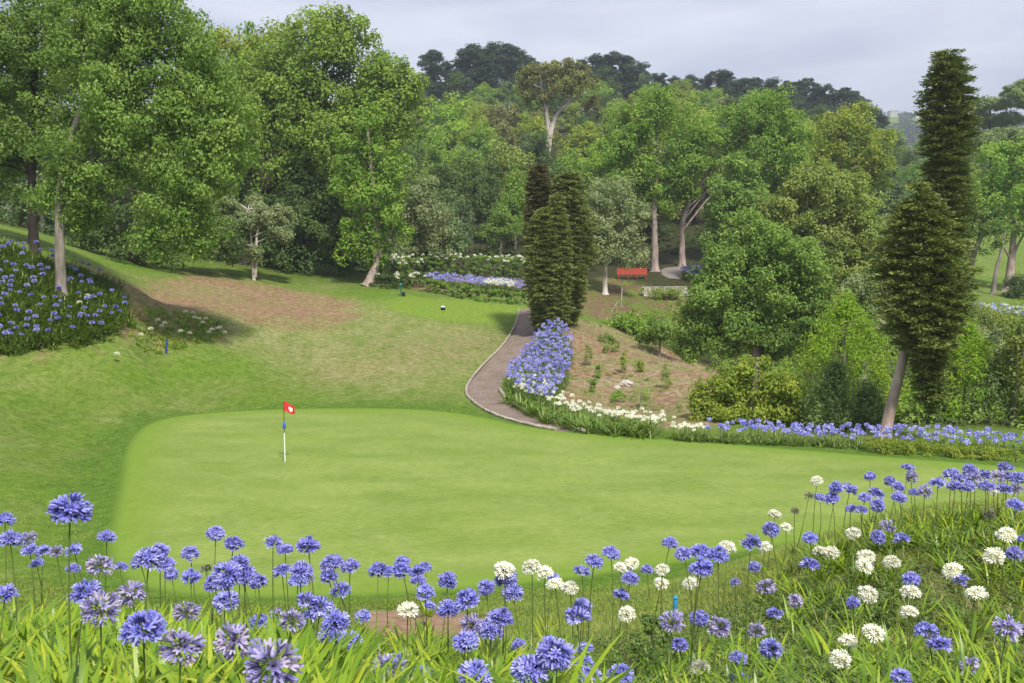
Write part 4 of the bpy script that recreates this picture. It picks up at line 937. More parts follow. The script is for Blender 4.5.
# (px, py, width px, colour): b blue, w white, l faded lilac, s spent
HEADS = '''70 511 43 b;5 521 17 b;10 541 22 b;28 538 17 l;30 551 17 b;43 552 16 b;56 551 14 l;74 551 16 b;37 564 14 b;107 538 19 b;73 569 13 b;100 565 26 l;120 568 16 b;149 560 28 b;160 551 18 b;171 574 14 b;140 562 18 b;165 565 18 b;190 554 18 b;216 534 19 b;234 544 18 b;191 577 19 b;206 569 13 s;226 575 30 b;238 563 20 b;244 580 20 b;214 584 20 b;226 602 24 b;256 581 13 b;5 596 27 b;86 594 32 b;101 608 42 l;131 593 33 l;143 630 44 b;187 611 30 l;181 646 48 l;235 640 40 l;257 623 18 b;250 664 30 l;125 679 30 l;
273 543 18 b;285 550 17 b;308 546 22 b;282 572 18 b;301 572 23 b;298 581 18 b;309 578 13 l;258 581 18 b;246 575 20 b;241 563 16 b;332 564 21 b;329 577 19 b;350 567 19 b;340 592 20 b;378 571 18 b;389 572 15 b;402 571 19 b;402 562 16 b;417 572 18 b;425 568 13 b;418 581 15 b;425 593 20 b;448 580 20 b;486 587 19 b;408 611 20 w;363 617 15 b;467 601 25 b;448 608 24 b;430 606 12 b;307 602 24 b;320 608 24 b;335 621 28 b;314 615 22 b;292 620 28 l;277 615 18 l;261 623 20 b;351 642 24 b;332 637 25 b;316 639 16 b;472 624 24 l;466 643 26 b;484 629 21 b;497 620 21 b;496 635 16 b;247 642 22 l;271 664 58 l;322 672 13 b;389 667 33 l;397 661 18 b;424 678 25 b;475 677 36 b;
504 571 20 w;506 578 21 b;532 568 18 w;545 574 17 w;553 577 13 b;555 585 18 w;570 589 17 w;513 594 20 b;502 618 24 b;492 631 22 b;582 572 18 b;594 562 20 b;611 554 18 b;582 607 19 b;577 619 27 b;621 596 18 b;621 568 16 w;632 564 16 w;630 579 18 b;647 570 14 b;662 571 17 w;661 584 16 w;691 584 16 w;627 615 19 w;670 544 17 b;684 555 18 b;695 552 14 b;696 570 16 b;672 621 27 l;696 618 14 b;679 646 19 b;519 646 16 b;555 653 38 b;585 649 18 b;530 672 38 b;541 672 22 b;585 664 22 b;590 677 24 b;601 677 18 w;621 676 26 b;697 668 16 w;549 629 8 w;
701 553 20 b;718 556 23 b;702 569 24 b;727 548 18 w;751 544 22 b;765 548 16 w;775 515 15 w;771 529 18 b;786 528 12 w;754 567 14 b;735 583 11 b;766 586 22 l;795 511 10 s;809 496 10 s;820 498 13 b;832 499 15 b;836 487 15 b;850 490 16 b;817 481 13 w;810 539 16 b;809 566 19 b;820 552 15 w;831 553 15 w;853 534 16 w;796 600 18 l;775 615 18 b;853 602 15 b;701 618 18 b;719 627 27 l;756 630 20 l;771 648 24 b;738 659 19 b;701 668 19 w;741 680 20 b;848 642 20 w;840 660 23 w;
870 476 13 b;876 494 17 b;865 498 13 b;878 505 15 b;851 509 11 b;861 511 14 b;890 481 13 b;898 487 14 b;899 498 15 b;908 469 14 b;912 477 16 l;914 493 12 b;925 491 16 l;938 484 16 b;952 475 17 b;960 479 15 b;955 487 17 b;970 470 17 b;974 479 18 l;969 487 15 b;984 476 15 b;987 487 16 b;993 492 13 w;1005 469 15 b;998 476 17 l;1008 479 18 b;1005 490 18 b;1018 479 17 b;1016 488 15 l;1015 505 17 b;989 515 13 s;888 526 17 l;878 537 16 b;901 540 18 b;1006 536 21 w;994 557 22 w;1015 554 17 b;1023 540 12 b;866 557 19 w;864 567 18 w;892 563 18 w;953 571 22 w;960 580 18 b;911 580 19 b;911 593 20 w;867 595 21 w;976 595 23 w;909 613 18 w;873 634 24 w;926 631 24 b;940 646 26 b;934 637 13 w;1008 627 30 l;970 665 22 l;901 678 22 b'''
heads = [(float(a), float(b), float(c), k) for a, b, c, k in (h.split() for h in HEADS.replace('\n', '').split(';') if h.strip())]
XB = [(100, 'beside the tallest bloom far left'), (200, 'between tallest bloom and flagstick'), (262, 'just left of the flagstick'), (350, 'just right of the flagstick'), (460, 'over the bare soil patch'), (530, 'right of the soil patch'),
      (605, 'on the middle bank'), (674, 'left of the blue stake'), (740, 'right of the blue stake'), (805, 'at the mound foot'), (872, 'on the mound left shoulder'), (945, 'on the mound middle'), (1100, 'at the mound right end')]
def zone_of(px, py):
    k = next(i for i, (lim, t) in enumerate(XB) if px < lim)
    cuts = (585, 640) if px < 740 else (512, 600)
    r = 0 if py < cuts[0] else 1 if py < cuts[1] else 2
    return (k, r)
ROW = ['top row', 'middle row', 'lowest row']
KN = {'b': 'blue agapanthus', 'w': 'white agapanthus', 'l': 'fading lilac agapanthus', 's': 'spent brown agapanthus'}
ORD = ['leftmost', 'second', 'third', 'fourth', 'fifth', 'sixth', 'seventh', 'eighth', 'ninth', 'tenth', 'eleventh', 'twelfth', 'thirteenth', 'fourteenth']
NUM = ['', 'one', 'two', 'three', 'four', 'five', 'six', 'seven', 'eight', 'nine', 'ten', 'eleven', 'twelve', 'thirteen', 'fourteen']
zones = {}
for i, (px, py, d, k) in enumerate(heads):
    zones.setdefault((zone_of(px, py), k), []).append((px, i))
LABEL = {}
for (z, k), lst in zones.items():
    lst.sort()
    for n, (px, i) in enumerate(lst):
        where = f'{ROW[z[1]]} {XB[z[0]][1]}'
        if len(lst) == 1: LABEL[i] = f'lone {KN[k]} in the {where}'
        elif n == 0: LABEL[i] = f'leftmost of {NUM[len(lst)]} {KN[k]}, {where}'
        else: LABEL[i] = f'{ORD[n]} from left of {NUM[len(lst)]} {KN[k]}, {where}'
LABEL[0] = 'tallest largest blue agapanthus on a long stem at the far left'
GROUPS = {'b': 'blue agapanthus on the near bank', 'w': 'white agapanthus on the near bank', 'l': 'fading agapanthus on the near bank', 's': 'spent agapanthus on the near bank'}
rngf = np.random.default_rng(5)
plant_spots = []
for i, (px, py, d, k) in enumerate(heads):
    real = {'b': 0.185, 'w': 0.175, 'l': 0.205, 's': 0.13}[k]
    if i == 0: real = 0.20
    best = None
    for f in (1.0, 0.93, 1.07, 0.86, 1.15, 0.79, 1.24, 0.72, 1.35):
        Y = real * FPX / d * f; p = at(px, py, Y); Ls = p[2] - h1(p[0], p[1])
        want = 0.72 if px < 740 else 0.6
        if i == 0: want = 1.1
        cost = abs(Ls - want) + 0.8 * abs(math.log(f))
        if best is None or cost < best[0]: best = (cost, Y, p, Ls)
    _, Y, p, Ls = best
    dia = d * Y / FPX
    Ls = min(max(Ls, 0.12), 1.35)
    ta = rngf.uniform(0, 2 * PI); tl = abs(rngf.normal(0, 0.13)); 
    if i == 0: tl = 0.02
    ax = np.array([math.sin(tl) * math.cos(ta), math.sin(tl) * math.sin(ta), math.cos(tl)])
    base = p - ax * Ls
    base[2] = min(base[2], h1(base[0], base[1]) + 0.0) if Ls < 1.34 else base[2]
    Lreal = np.linalg.norm(p - base); ax = (p - base) / Lreal
    ry = math.acos(ax[2]); rz = math.atan2(ax[1], ax[0])
    r = empty('agapanthus', base, LABEL[i], 'agapanthus', GROUPS[k], (0, ry, rz))
    st = link('stem', STEMS[rngf.integers(5)], r); thick = 1.0 if Y > 5 else 0.85
    st.scale = (thick, thick, Lreal)
    hd = link('flower_head', {'b': H_BLUE, 'w': H_WHITE, 'l': H_LILAC, 's': H_SEED}[k][rngf.integers({'b': 6, 'w': 4, 'l': 5, 's': 2}[k])], r)
    hs = dia / 0.2 * (1.06 if px < 560 else 1.0) * rngf.uniform(0.94, 1.08)
    hd.location = (0, 0, Lreal); hd.scale = (hs, hs, hs * rngf.uniform(0.78, 0.95)); hd.rotation_euler = (rngf.uniform(-.25, .25), rngf.uniform(-.25, .25), rngf.uniform(0, 6.3))
    big = px < 560
    cl = link('leaf_clump', (CL_BIG if big else CL_SMALL)[rngf.integers(4)], r)
    s = rngf.uniform(0.65, 1.0) * (1.0 if big else 0.95)
    s = min(s, Lreal * 1.15 / (0.55 if big else 0.34))
    cl.scale = (s, s, s); cl.rotation_euler = (0, 0, rngf.uniform(0, 6.3))
    plant_spots.append((base, px))

# ------------------------------------------------------------------ the leaves, grass and weeds between them (uncountable)
def scatter_ground(n, x0, x1, y0, y1, rng):
    """random ground points inside the wedge seen between two headings"""
    y = np.sqrt(rng.uniform(y0 ** 2, y1 ** 2, n)); x = (x0 + (x1 - x0) * rng.uniform(size=n)) * (y + 1.0)
    return x, y, hz(x, y)
def vnoise(x, y, s, seed):
    rng = np.random.default_rng(seed); out = np.zeros_like(x)
    for k in range(6):
        a = rng.uniform(0, 2 * PI); f = s * rng.uniform(0.6, 1.8)
        out += np.sin((x * math.cos(a) + y * math.sin(a)) * f + rng.uniform(0, 6.3))
    return out / 6
def leaf_bed():
    rng = np.random.default_rng(61); mb = MB()
    # broad strap leaves: thick on the left, in scattered tufts to the right
    x, y, z = scatter_ground(2300, -0.62, 0.62, 3.6, 14.5, rng)
    u = x / y
    pr = np.where(u < -0.17, 0.95, np.where(u < 0.02, 0.7, 0.62)) * np.clip(0.65 + 1.1 * vnoise(x, y, 1.6, 3), 0.05, 1)
    pr = np.where((y > 10.5) & (u < 0.27), 0, pr)
    k = rng.uniform(size=len(x)) < pr; x, y, z, u = x[k], y[k], z[k], u[k]
    per = np.where(u < -0.1, 26, 20)
    idx = np.repeat(np.arange(len(x)), per); m = len(idx)
    az = rng.uniform(0, 2 * PI, m); q = rng.uniform(0, 0.08, m)
    base = np.stack([x[idx] + np.cos(az) * q, y[idx] + np.sin(az) * q, z[idx] - 0.03], -1)
    sc = np.where(u < -0.17, 1.0, 0.70)[idx] * rng.uniform(0.75, 1.1, len(x))[idx]
    ct = rng.uniform(-0.15, 0.15, len(x))[idx]
    strips(mb, base, az + rng.uniform(-.5, .5, m), sc * rng.uniform(0.38, 0.72, m), sc * np.where(u < -0.2, 0.040, 0.034)[idx] * rng.uniform(0.65, 1.2, m), rng.uniform(0.4, 1.5, m), rng.uniform(0.05, 0.75, m), np.clip(rng.beta(2.2, 2.2, m) + ct, 0, 1), 5)
    return tag(mb.build('strap_leaves', STRAP, None, True), kind='stuff')
leaf_bed()
def rough_grass():
    rng = np.random.default_rng(62); mb = MB()
    x, y, z = scatter_ground(12000, -0.66, 0.66, 3.4, 15.0, rng)
    u = x / y; v = vnoise(x, y, 2.2, 9)
    k = (rng.uniform(size=len(x)) < np.clip(0.6 + 0.9 * v, 0.12, 1) * np.where(u < -0.15, 0.3, 1)) & (sdf(PATCH, x, y) > 0.2)
    x, y, z = x[k], y[k], z[k]
    per = 15; idx = np.repeat(np.arange(len(x)), per); m = len(idx)
    az = rng.uniform(0, 2 * PI, m); q = rng.uniform(0, 0.10, m)
    base = np.stack([x[idx] + np.cos(az) * q, y[idx] + np.sin(az) * q, z[idx] - 0.02], -1)
    sc = rng.uniform(0.5, 1.15, len(x))[idx] * np.clip(1.2 - 0.035 * (y[idx] - 4), 0.6, 1.2)
    strips(mb, base, az, sc * rng.uniform(0.10, 0.30, m), 0.008 * rng.uniform(0.7, 1.3, m), rng.uniform(0.3, 1.6, m), rng.uniform(0.05, 0.8, m), np.clip(rng.uniform(-0.2, 0.3, len(x))[idx] + rng.uniform(0, 0.8, m), 0, 1), 3)
    # shorter turf blades further down the bank
    x, y, z = scatter_ground(30000, -0.5, 0.56, 12, 21.5, rng)
    k = (sdf(PATCH, x, y) > 0.05) & (sdf(green_poly, x, y) > 0.5) ; x, y, z = x[k], y[k], z[k]
    idx = np.repeat(np.arange(len(x)), 5); m = len(idx)
    az = rng.uniform(0, 2 * PI, m); q = rng.uniform(0, 0.12, m)
    base = np.stack([x[idx] + np.cos(az) * q, y[idx] + np.sin(az) * q, z[idx] - 0.01], -1)
    strips(mb, base, az, rng.uniform(0.05, 0.12, m), 0.010 * rng.uniform(0.7, 1.3, m), rng.uniform(0.3, 1.4, m), rng.uniform(0.1, 0.8, m), np.clip(0.15 + 0.6 * rng.uniform(size=m), 0, 1), 2)
    return tag(mb.build('rough_grass', GRASS, None, True), kind='stuff')
rough_grass()
def fairway_grass():
    rng = np.random.default_rng(66); mb = MB(); n = 95000
    y = 19.5 * (82 / 19.5) ** rng.uniform(size=n); x = rng.uniform(-0.62, 0.16, n) * y
    b = hz(x, y)
    k = (sdf(green_poly, x, y) > 0.25) & (sdf(PATH, x, y) > 0.1) & (sdf(BED, x, y) > 0) & (sdf(PATCH, x, y) > 0.1) & (sdf(TEE, x, y) > 0.3)
    k &= ~((sdf(PBED, x, y) < 0.2) | (sdf(WB, x, y) < 0.2) | (sdf(BANK, x, y) < 0.5)) & ((sdf(DIRT1, x, y) > 0.5) | (rng.uniform(size=n) < 0.12)) & (vnoise(x, y, 1.1, 41) + 0.4 * rng.uniform(-1, 1, n) > -0.25)
    x, y, z = x[k], y[k], b[k]; idx = np.repeat(np.arange(len(x)), 4); m = len(idx)
    az = rng.uniform(0, 2 * PI, m); q = rng.uniform(0, 0.10, m); g = np.clip(y[idx] / 40, 0.8, 1.6)
    patch = np.clip(0.45 + 0.9 * vnoise(x, y, 0.45, 43), 0, 1)[idx]
    strips(mb, np.stack([x[idx] + np.cos(az) * q, y[idx] + np.sin(az) * q, z[idx] - 0.012], -1), az, rng.uniform(0.035, 0.085, m) * g, 0.012 * g * rng.uniform(.7, 1.3, m), rng.uniform(.3, 1.4, m), rng.uniform(.2, 1.0, m), np.clip(0.55 * patch + 0.5 * rng.uniform(size=m), 0, 1), 2)
    return tag(mb.build('fairway_grass', leaf_mat('fairway_blades', [(0.09, 0.18, 0.016), (0.17, 0.275, 0.028), (0.27, 0.345, 0.055), (0.42, 0.40, 0.15)], 0.3), None, True), kind='stuff')
def weeds():
    rng = np.random.default_rng(63); mb = MB()
    x, y, z = scatter_ground(2600, -0.12, 0.64, 5.5, 13.0, rng)
    k = rng.uniform(size=len(x)) < np.clip(0.35 + 1.2 * vnoise(x, y, 1.7, 21), 0.03, 1); x, y, z = x[k], y[k], z[k]
    cen = np.stack([x, y, z + 0.08], -1); nor = np.tile([0, 0, 1.0], (len(x), 1))
    clump_cloud(mb, rng, cen, nor, rng.uniform(0.08, 0.22, len(x)), 46, 0.06, aspect=0.34, flat=0.9, up=0.4)
    return tag(mb.build('low_weeds', WEED, None), kind='stuff')
weeds()
def straw_litter():
    """dry clippings and bits of twig lying on the bare earth of the near slope"""
    rng = np.random.default_rng(64); mb = MB()
    x, y, z = scatter_ground(9000, -0.3, 0.64, 4.5, 14.0, rng); n = len(x)
    az = rng.uniform(0, 2 * PI, n)
    strips(mb, np.stack([x, y, z + 0.012], -1), az, rng.uniform(0.04, 0.16, n), np.full(n, 0.007), rng.uniform(-0.3, 0.3, n), rng.uniform(1.2, 1.6, n), rng.uniform(0.5, 1, n), 2)
    return tag(mb.build('dry_clippings', leaf_mat('dry_clippings', [(0.16, 0.12, 0.07), (0.36, 0.30, 0.17), (0.52, 0.46, 0.30)], 0.1), None), kind='stuff')
straw_litter()
def shrublet(name, label, px, py, Y, r, leaf, seed, size=0.05, hgt=1.0, cat='shrub'):
    p = at(px, py, Y); g = h1(p[0], p[1]); root = empty(name, (p[0], p[1], g - 0.02), label, cat)
    rg = np.random.default_rng(seed); H = max(0.15, p[2] - g) * hgt
    mb = MB()
    for k in range(7):
        a = rg.uniform(0, 6.3); e = np.array([math.cos(a) * r * .7, math.sin(a) * r * .7, H * rg.uniform(.7, 1.1)])
        q = smooth_line([np.zeros(3), e * np.array([.4, .4, .6]), e], 1); tube(mb, q, np.linspace(0.008, 0.003, len(q)), 5)
    mb.build('branches', TWIGM, root)
    n = 26; d = norm(rg.standard_normal((n, 3))); d[:, 2] = abs(d[:, 2]); cen = d * np.array([r, r, H * .6]) + np.array([0, 0, H * .45])
    mb = MB(); clump_cloud(mb, rg, cen, d, np.full(n, r * 0.34), 50, size, aspect=0.3)
    mb.build('foliage', leaf, root)
shrublet('small_shrub', 'grey green narrow leaved shrub among the agapanthus below the blue stake', 633, 645, 8.2, 0.33, WEED, 71)
shrublet('small_shrub', 'dark low shrub at the lowest edge of the bank left of centre', 655, 618, 9.6, 0.2, WEED, 72)

# ------------------------------------------------------------------ beds further off
def low_head_points(rng, n, R):
    i = np.arange(n) + .5; z = 1 - 1.5 * i / n; ph = i * 2.4 + rng.uniform(0, 6); q = np.sqrt(1 - z * z)
    return norm(np.stack([np.cos(ph) * q, np.sin(ph) * q, z], -1) + 0.12 * rng.standard_normal((n, 3)))
def low_head(mb, rng, c, R, n, tone, mat=0):
    d = low_head_points(rng, n, R)
    a = d; nn = norm(np.cross(a, rng.standard_normal((n, 3))))
    kites(mb, c + d * R * 0.62 * np.array([1, 1, .85]), a, nn, np.full(n, R * 0.9), np.full(n, R * 0.48), np.clip(tone + 0.25 * rng.standard_normal(n), 0, 1), 0.1, mat)
def low_head_mesh(seed, m, n=34, tone=0.5):
    mb = MB(); rng = np.random.default_rng(seed); low_head(mb, rng, np.zeros(3), 0.1, n, tone); low_head(mb, rng, np.zeros(3), 0.085, n, tone)
    return mb.mesh('flower_head', [m])
FAR_BLUE = [low_head_mesh(480 + i, P_BLUE, 34, 0.35 + 0.1 * i) for i in range(4)]
FAR_WHITE = [low_head_mesh(490 + i, P_WHITE, 34, 0.7) for i in range(2)]
def inside(poly, n, rng):
    lo, hi = poly[:, :2].min(0), poly[:, :2].max(0); out = []
    while len(out) < n:
        p = rng.uniform(lo, hi, (n * 3, 2)); p = p[sdf(poly, p[:, 0], p[:, 1]) < 0]; out += list(p)
    p = np.array(out[:n]); return p[:, 0], p[:, 1]
def strap_bed(name, poly, n, l0, l1, w, leaf, seed, per=14, scale_edge=True):
    rng = np.random.default_rng(seed); mb = MB(); x, y = inside(poly, n, rng); kk = (sdf(poly, x, y) < -rng.uniform(0, 0.1 + 10 * w, n)) | (w < 0.045); x, y = x[kk], y[kk]; n = len(x); z = hz(x, y)
    idx = np.repeat(np.arange(n), per); m = len(idx); az = rng.uniform(0, 2 * PI, m); q = rng.uniform(0, 0.12, m)
    base = np.stack([x[idx] + np.cos(az) * q, y[idx] + np.sin(az) * q, z[idx] - 0.02], -1)
    ct = rng.uniform(-.2, .2, n)[idx]
    strips(mb, base, az, rng.uniform(l0, l1, m), w * rng.uniform(.7, 1.3, m), rng.uniform(.4, 1.5, m), rng.uniform(.05, .8, m), np.clip(rng.beta(2, 2, m) + ct, 0, 1), 4)
    return tag(mb.build(name, leaf, None, True), kind='stuff')
def head_bed(name, poly, n, h0, h1_, R, m, seed, tone=(0.2, 0.8), nf=20, mind=0.16, pts=None):
    rng = np.random.default_rng(seed); mb = MB()
    x, y = inside(poly, n, rng) if pts is None else pts
    if name in ('agapanthus_bed', 'white_border_blooms'):
        kk = sdf(PATH, x, y) > 0.25; x, y = x[kk], y[kk]
    z = hz(x, y); done = []
    for a, b, c in zip(x, y, z):
        if any((a - p) ** 2 + (b - q) ** 2 < mind ** 2 for p, q in done[-400:]): continue
        done.append((a, b)); h = rng.uniform(h0, h1_); t = rng.uniform(*tone)
        low_head(mb, rng, np.array([a, b, c + h]), R * rng.uniform(.8, 1.15), nf, t, 0)
        w = 0.009
        mb.add([[a - w, b, c], [a + w, b, c], [a + w, b, c + h - R * .3], [a - w, b, c + h - R * .3]], [0, 1, 2, 3], 0.5, 1)
    return tag(mb.build(name, [m, STEM]), kind='stuff')
# left bank: dark leaves with blue heads
strap_bed('bank_leaves', BED, 2200, 0.4, 0.85, 0.06, STRAPD, 501, 14)
BANKROUGH = gpoly([(125, 345), (185, 348), (226, 342), (222, 320), (190, 314), (155, 306), (130, 320)])
strap_bed('bank_edge_leaves', BANKROUGH, 420, 0.12, 0.38, 0.035, STRAP, 503, 9)
def bank_heads():
    rng = np.random.default_rng(505); n = 0; placed = []
    g = 'small blue blooms on the shaded left bank'
    tries = 0
    while n < 100 and tries < 3000:
        tries += 1
        px, py = rng.uniform(-2, 132), rng.uniform(242, 346)
        b = ground(px, py + 12)
        if sdf(BED, b[:1], b[1:2])[0] > -0.15: continue
        if any(math.hypot(px - a, (py - c) * 1.3) < 5.5 for a, c in placed): continue
        placed.append((px, py)); n += 1
        h = rng.uniform(0.75, 1.0)
        z = 'lower part' if py > 300 else 'upper part'
        r = empty('bank_agapanthus', b, f'small blue agapanthus in the {z} of the leafy left bank', 'agapanthus', f'blue agapanthus in the {z} of the left bank', (rng.uniform(-.1, .1), rng.uniform(-.1, .1), 0))
        s = link('stem', STEMS[0], r); s.scale = (1.4, 1.4, h)
        hd = link('flower_head', FAR_BLUE[rng.integers(4)], r); hd.location = (0, 0, h); k = rng.uniform(1.05, 1.7); hd.scale = (k, k, k * .85); hd.rotation_euler = (0, 0, rng.uniform(0, 6))
    for i, (px, py) in enumerate([(141, 337), (151, 331), (158, 322), (165, 325), (162, 328), (181, 333), (190, 335), (186, 313), (193, 314), (195, 319), (199, 320), (206, 320), (203, 324), (212, 331), (209, 334), (218, 330), (225, 334), (220, 329), (88, 298), (80, 305), (117, 357)]):
        b = ground(px, py + 7); h = 0.5
        r = empty('bank_agapanthus', b, 'small white agapanthus on the rough tip of the left bank' if i < 18 else ['pair of white blooms among blue ones on the left bank', 'lone white bloom low in the grass under the left bank'][i == 20], 'agapanthus', 'white agapanthus on the left bank tip' if i < 18 else ('white blooms among the blue on the left bank' if i < 20 else None))
        s = link('stem', STEMS[0], r); s.scale = (1.2, 1.2, h)
        hd = link('flower_head', FAR_WHITE[i % 2], r); hd.location = (0, 0, h); hd.scale = (1.5, 1.5, 1.2)
bank_heads()
# litter and weeds on the bare bank
def bank_litter():
    rng = np.random.default_rng(571); mb = MB(); x, y = inside(BANK, 6500, rng); n = len(x); z = hz(x, y)
    strips(mb, np.stack([x, y, z + 0.02], -1), rng.uniform(0, 6.3, n), rng.uniform(0.1, 0.45, n), np.full(n, 0.022), rng.uniform(-0.4, 0.4, n), rng.uniform(0.9, 1.6, n), rng.uniform(0, 1, n), 2)
    tag(mb.build('bank_litter', leaf_mat('bank_straw', [(0.12, 0.085, 0.05), (0.30, 0.235, 0.13), (0.46, 0.40, 0.25)], 0.1)), kind='stuff')
    mb = MB(); x, y = inside(BANK, 260, rng); k = vnoise(x, y, 0.5, 31) > 0.08; x, y = x[k], y[k]; z = hz(x, y); n = len(x)
    clump_cloud(mb, rng, np.stack([x, y, z + 0.05], -1), np.tile([0, 0, 1.0], (n, 1)), rng.uniform(.12, .4, n), 36, 0.12, aspect=0.4, flat=0.5)
    tag(mb.build('bank_weeds', G_MID), kind='stuff')
bank_litter()
# violet-blue bed along the path
PBED = gpoly([(504, 399), (508, 380), (522, 364), (536, 347), (541, 334), (566, 334), (573, 350), (572, 372), (566, 392), (552, 412), (530, 410)])
strap_bed('path_bed_leaves', PBED, 900, 0.45, 0.8, 0.05, STRAPD, 507, 10)
head_bed('agapanthus_bed', PBED, 1100, 0.70, 1.05, 0.125, P_BLUE, 509, (0.25, 0.95), 24, 0.23)
# white flowered border from the path round to the strip
WB = gpoly([(506, 394), (503, 404), (530, 418), (560, 430), (610, 437), (655, 441), (662, 432), (640, 428), (600, 420), (560, 408), (530, 396), (512, 388)])
fairway_grass()
strap_bed('white_border_leaves', WB, 900, 0.4, 0.75, 0.05, STRAPD, 511, 13)
rw = np.random.default_rng(512)
wl = smooth_line([ground(*p) for p in [(508, 392), (522, 398), (545, 410), (575, 422), (610, 429), (656, 438)]], 2)
tt = rw.uniform(0, 1, 190); ii = (tt * (len(wl) - 1)).astype(int)
head_bed('white_border_blooms', WB, 0, 0.62, 0.85, 0.11, P_WHITE, 513, (0.5, 1), 22, 0.13, (wl[ii, 0] + rw.normal(0, .6, 190), wl[ii, 1] + rw.normal(0.4, .8, 190)))
# strip of agapanthus behind the right end of the green
SB = gpoly([(672, 441), (720, 443), (800, 447), (870, 450), (1030, 457), (1030, 449), (870, 443), (780, 440), (700, 436), (672, 437)])
strap_bed('strip_leaves', SB, 520, 0.2, 0.45, 0.035, STRAPD, 515, 12)
WSB = gpoly([(670, 439), (706, 441), (706, 437), (672, 436)])
head_bed('strip_white_blooms', WSB, 90, 0.4, 0.6, 0.1, P_WHITE, 516, (0.5, 1), 22, 0.15)
BSB = gpoly([(706, 443), (800, 447), (870, 450), (1030, 456), (1030, 449), (870, 443), (780, 440), (708, 437)])
head_bed('strip_blue_blooms', BSB, 520, 0.4, 0.8, 0.115, P_BLUE, 517, (0.3, 0.85), 22, 0.2)
# clipped hedges
def hedge(name, label, pts, w, h, leaf, seed, size=0.1, n_per=70, dens=1.0):
    rng = np.random.default_rng(seed); line = smooth_line([ground(*p) for p in pts], 2)
    root = empty(name, line[0], label, 'hedge'); seg = np.linalg.norm(np.diff(line, axis=0), axis=1); s = np.concatenate([[0], np.cumsum(seg)]); Lt = s[-1]
    n = int(Lt * dens * 14); t = rng.uniform(0, Lt, n); x = np.interp(t, s, line[:, 0]); y = np.interp(t, s, line[:, 1]); z = np.interp(t, s, line[:, 2])
    d = norm(np.stack([np.interp(t, s, np.gradient(line[:, 0])), np.interp(t, s, np.gradient(line[:, 1]))], -1)); side = np.stack([-d[:, 1], d[:, 0]], -1)
    o = rng.uniform(-1, 1, n); hh = rng.uniform(0.1, 1, n); k = rng.uniform(size=n) < 0.5; hh[k] = 1; o[~k] = np.sign(o[~k])
    cen = np.stack([x + side[:, 0] * o * w / 2, y + side[:, 1] * o * w / 2, z + hh * h * (0.93 + 0.07 * np.sin(t * 1.7))], -1); nor = norm(np.stack([side[:, 0] * o, side[:, 1] * o, hh * 1.2], -1))
    mb = MB(); clump_cloud(mb, rng, cen - line[0], nor, rng.uniform(0.15, 0.26, n), n_per, size)
    mb.build('foliage', leaf, root)
    mb = MB()
    for q in np.arange(0.3, Lt, 1.2):
        c = np.array([np.interp(q, s, line[:, j]) for j in range(3)]) - line[0]
        tube(mb, [c - [0, 0, .1], c + [0, 0, h * .7]], [0.04, 0.02], 5)
    mb.build('stems', TWIGM, root)
    return root
hedge('clipped_hedge', 'low clipped box hedge curving round the blue flowers behind the tee', [(424, 291), (445, 293), (470, 299), (500, 303), (530, 304)], 1.6, 1.0, G_MID, 521, 0.16, 60)
hedge('clipped_hedge', 'low yellow green clipped hedge behind the right end of the green', [(868, 452), (920, 455), (975, 459), (1040, 463)], 0.7, 0.36, G_YELLOW, 523, 0.07, 80, 1.3)
hedge('flowering_hedge', 'long dark hedge dotted with white blooms behind the tee garden', [(372, 281), (410, 277), (450, 275), (490, 275), (522, 276)], 2.2, 1.9, G_MID, 525, 0.2, 50)
hedge('flowering_hedge', 'short dark hedge with white blooms left of the tee beside the shade', [(372, 288), (395, 288), (420, 286)], 1.4, 1.1, G_DARK, 527, 0.18, 50)
def bloom_scatter(name, pts, n, m, R, h0, h1_, seed, wid=1.0):
    rng = np.random.default_rng(seed); line = smooth_line([ground(*p) for p in pts], 2); i = (rng.uniform(0, .999, n) * len(line)).astype(int)
    return head_bed(name, None, n, h0, h1_, R, m, seed, (0.4, 1), 14, 0.2, (line[i, 0] + rng.normal(0, wid * .5, n), line[i, 1] + rng.normal(-0.5, wid * .5, n)))
bloom_scatter('hedge_white_blooms', [(385, 279), (410, 277), (450, 275), (490, 275), (522, 276)], 130, P_WHITE, 0.2, 1.6, 2.3, 531, 1.2)
bloom_scatter('short_hedge_blooms', [(395, 288), (420, 286)], 22, P_WHITE, 0.18, 1.0, 1.3, 532, 1.0)
GB = gpoly([(425, 287), (450, 290), (480, 294), (528, 298), (528, 291), (490, 288), (450, 284), (428, 283)])
strap_bed('garden_bed_leaves', GB, 350, 0.4, 0.8, 0.08, STRAPD, 533, 10)
head_bed('garden_bed_blue_blooms', GB, 420, 0.8, 1.1, 0.19, P_BLUE, 534, (0.35, 0.9), 14, 0.25)
GBW = gpoly([(484, 296), (515, 298), (515, 293), (484, 292)])
head_bed('garden_bed_white_blooms', GBW, 90, 1.0, 1.3, 0.2, P_WHITE, 535, (0.5, 1), 14, 0.25)
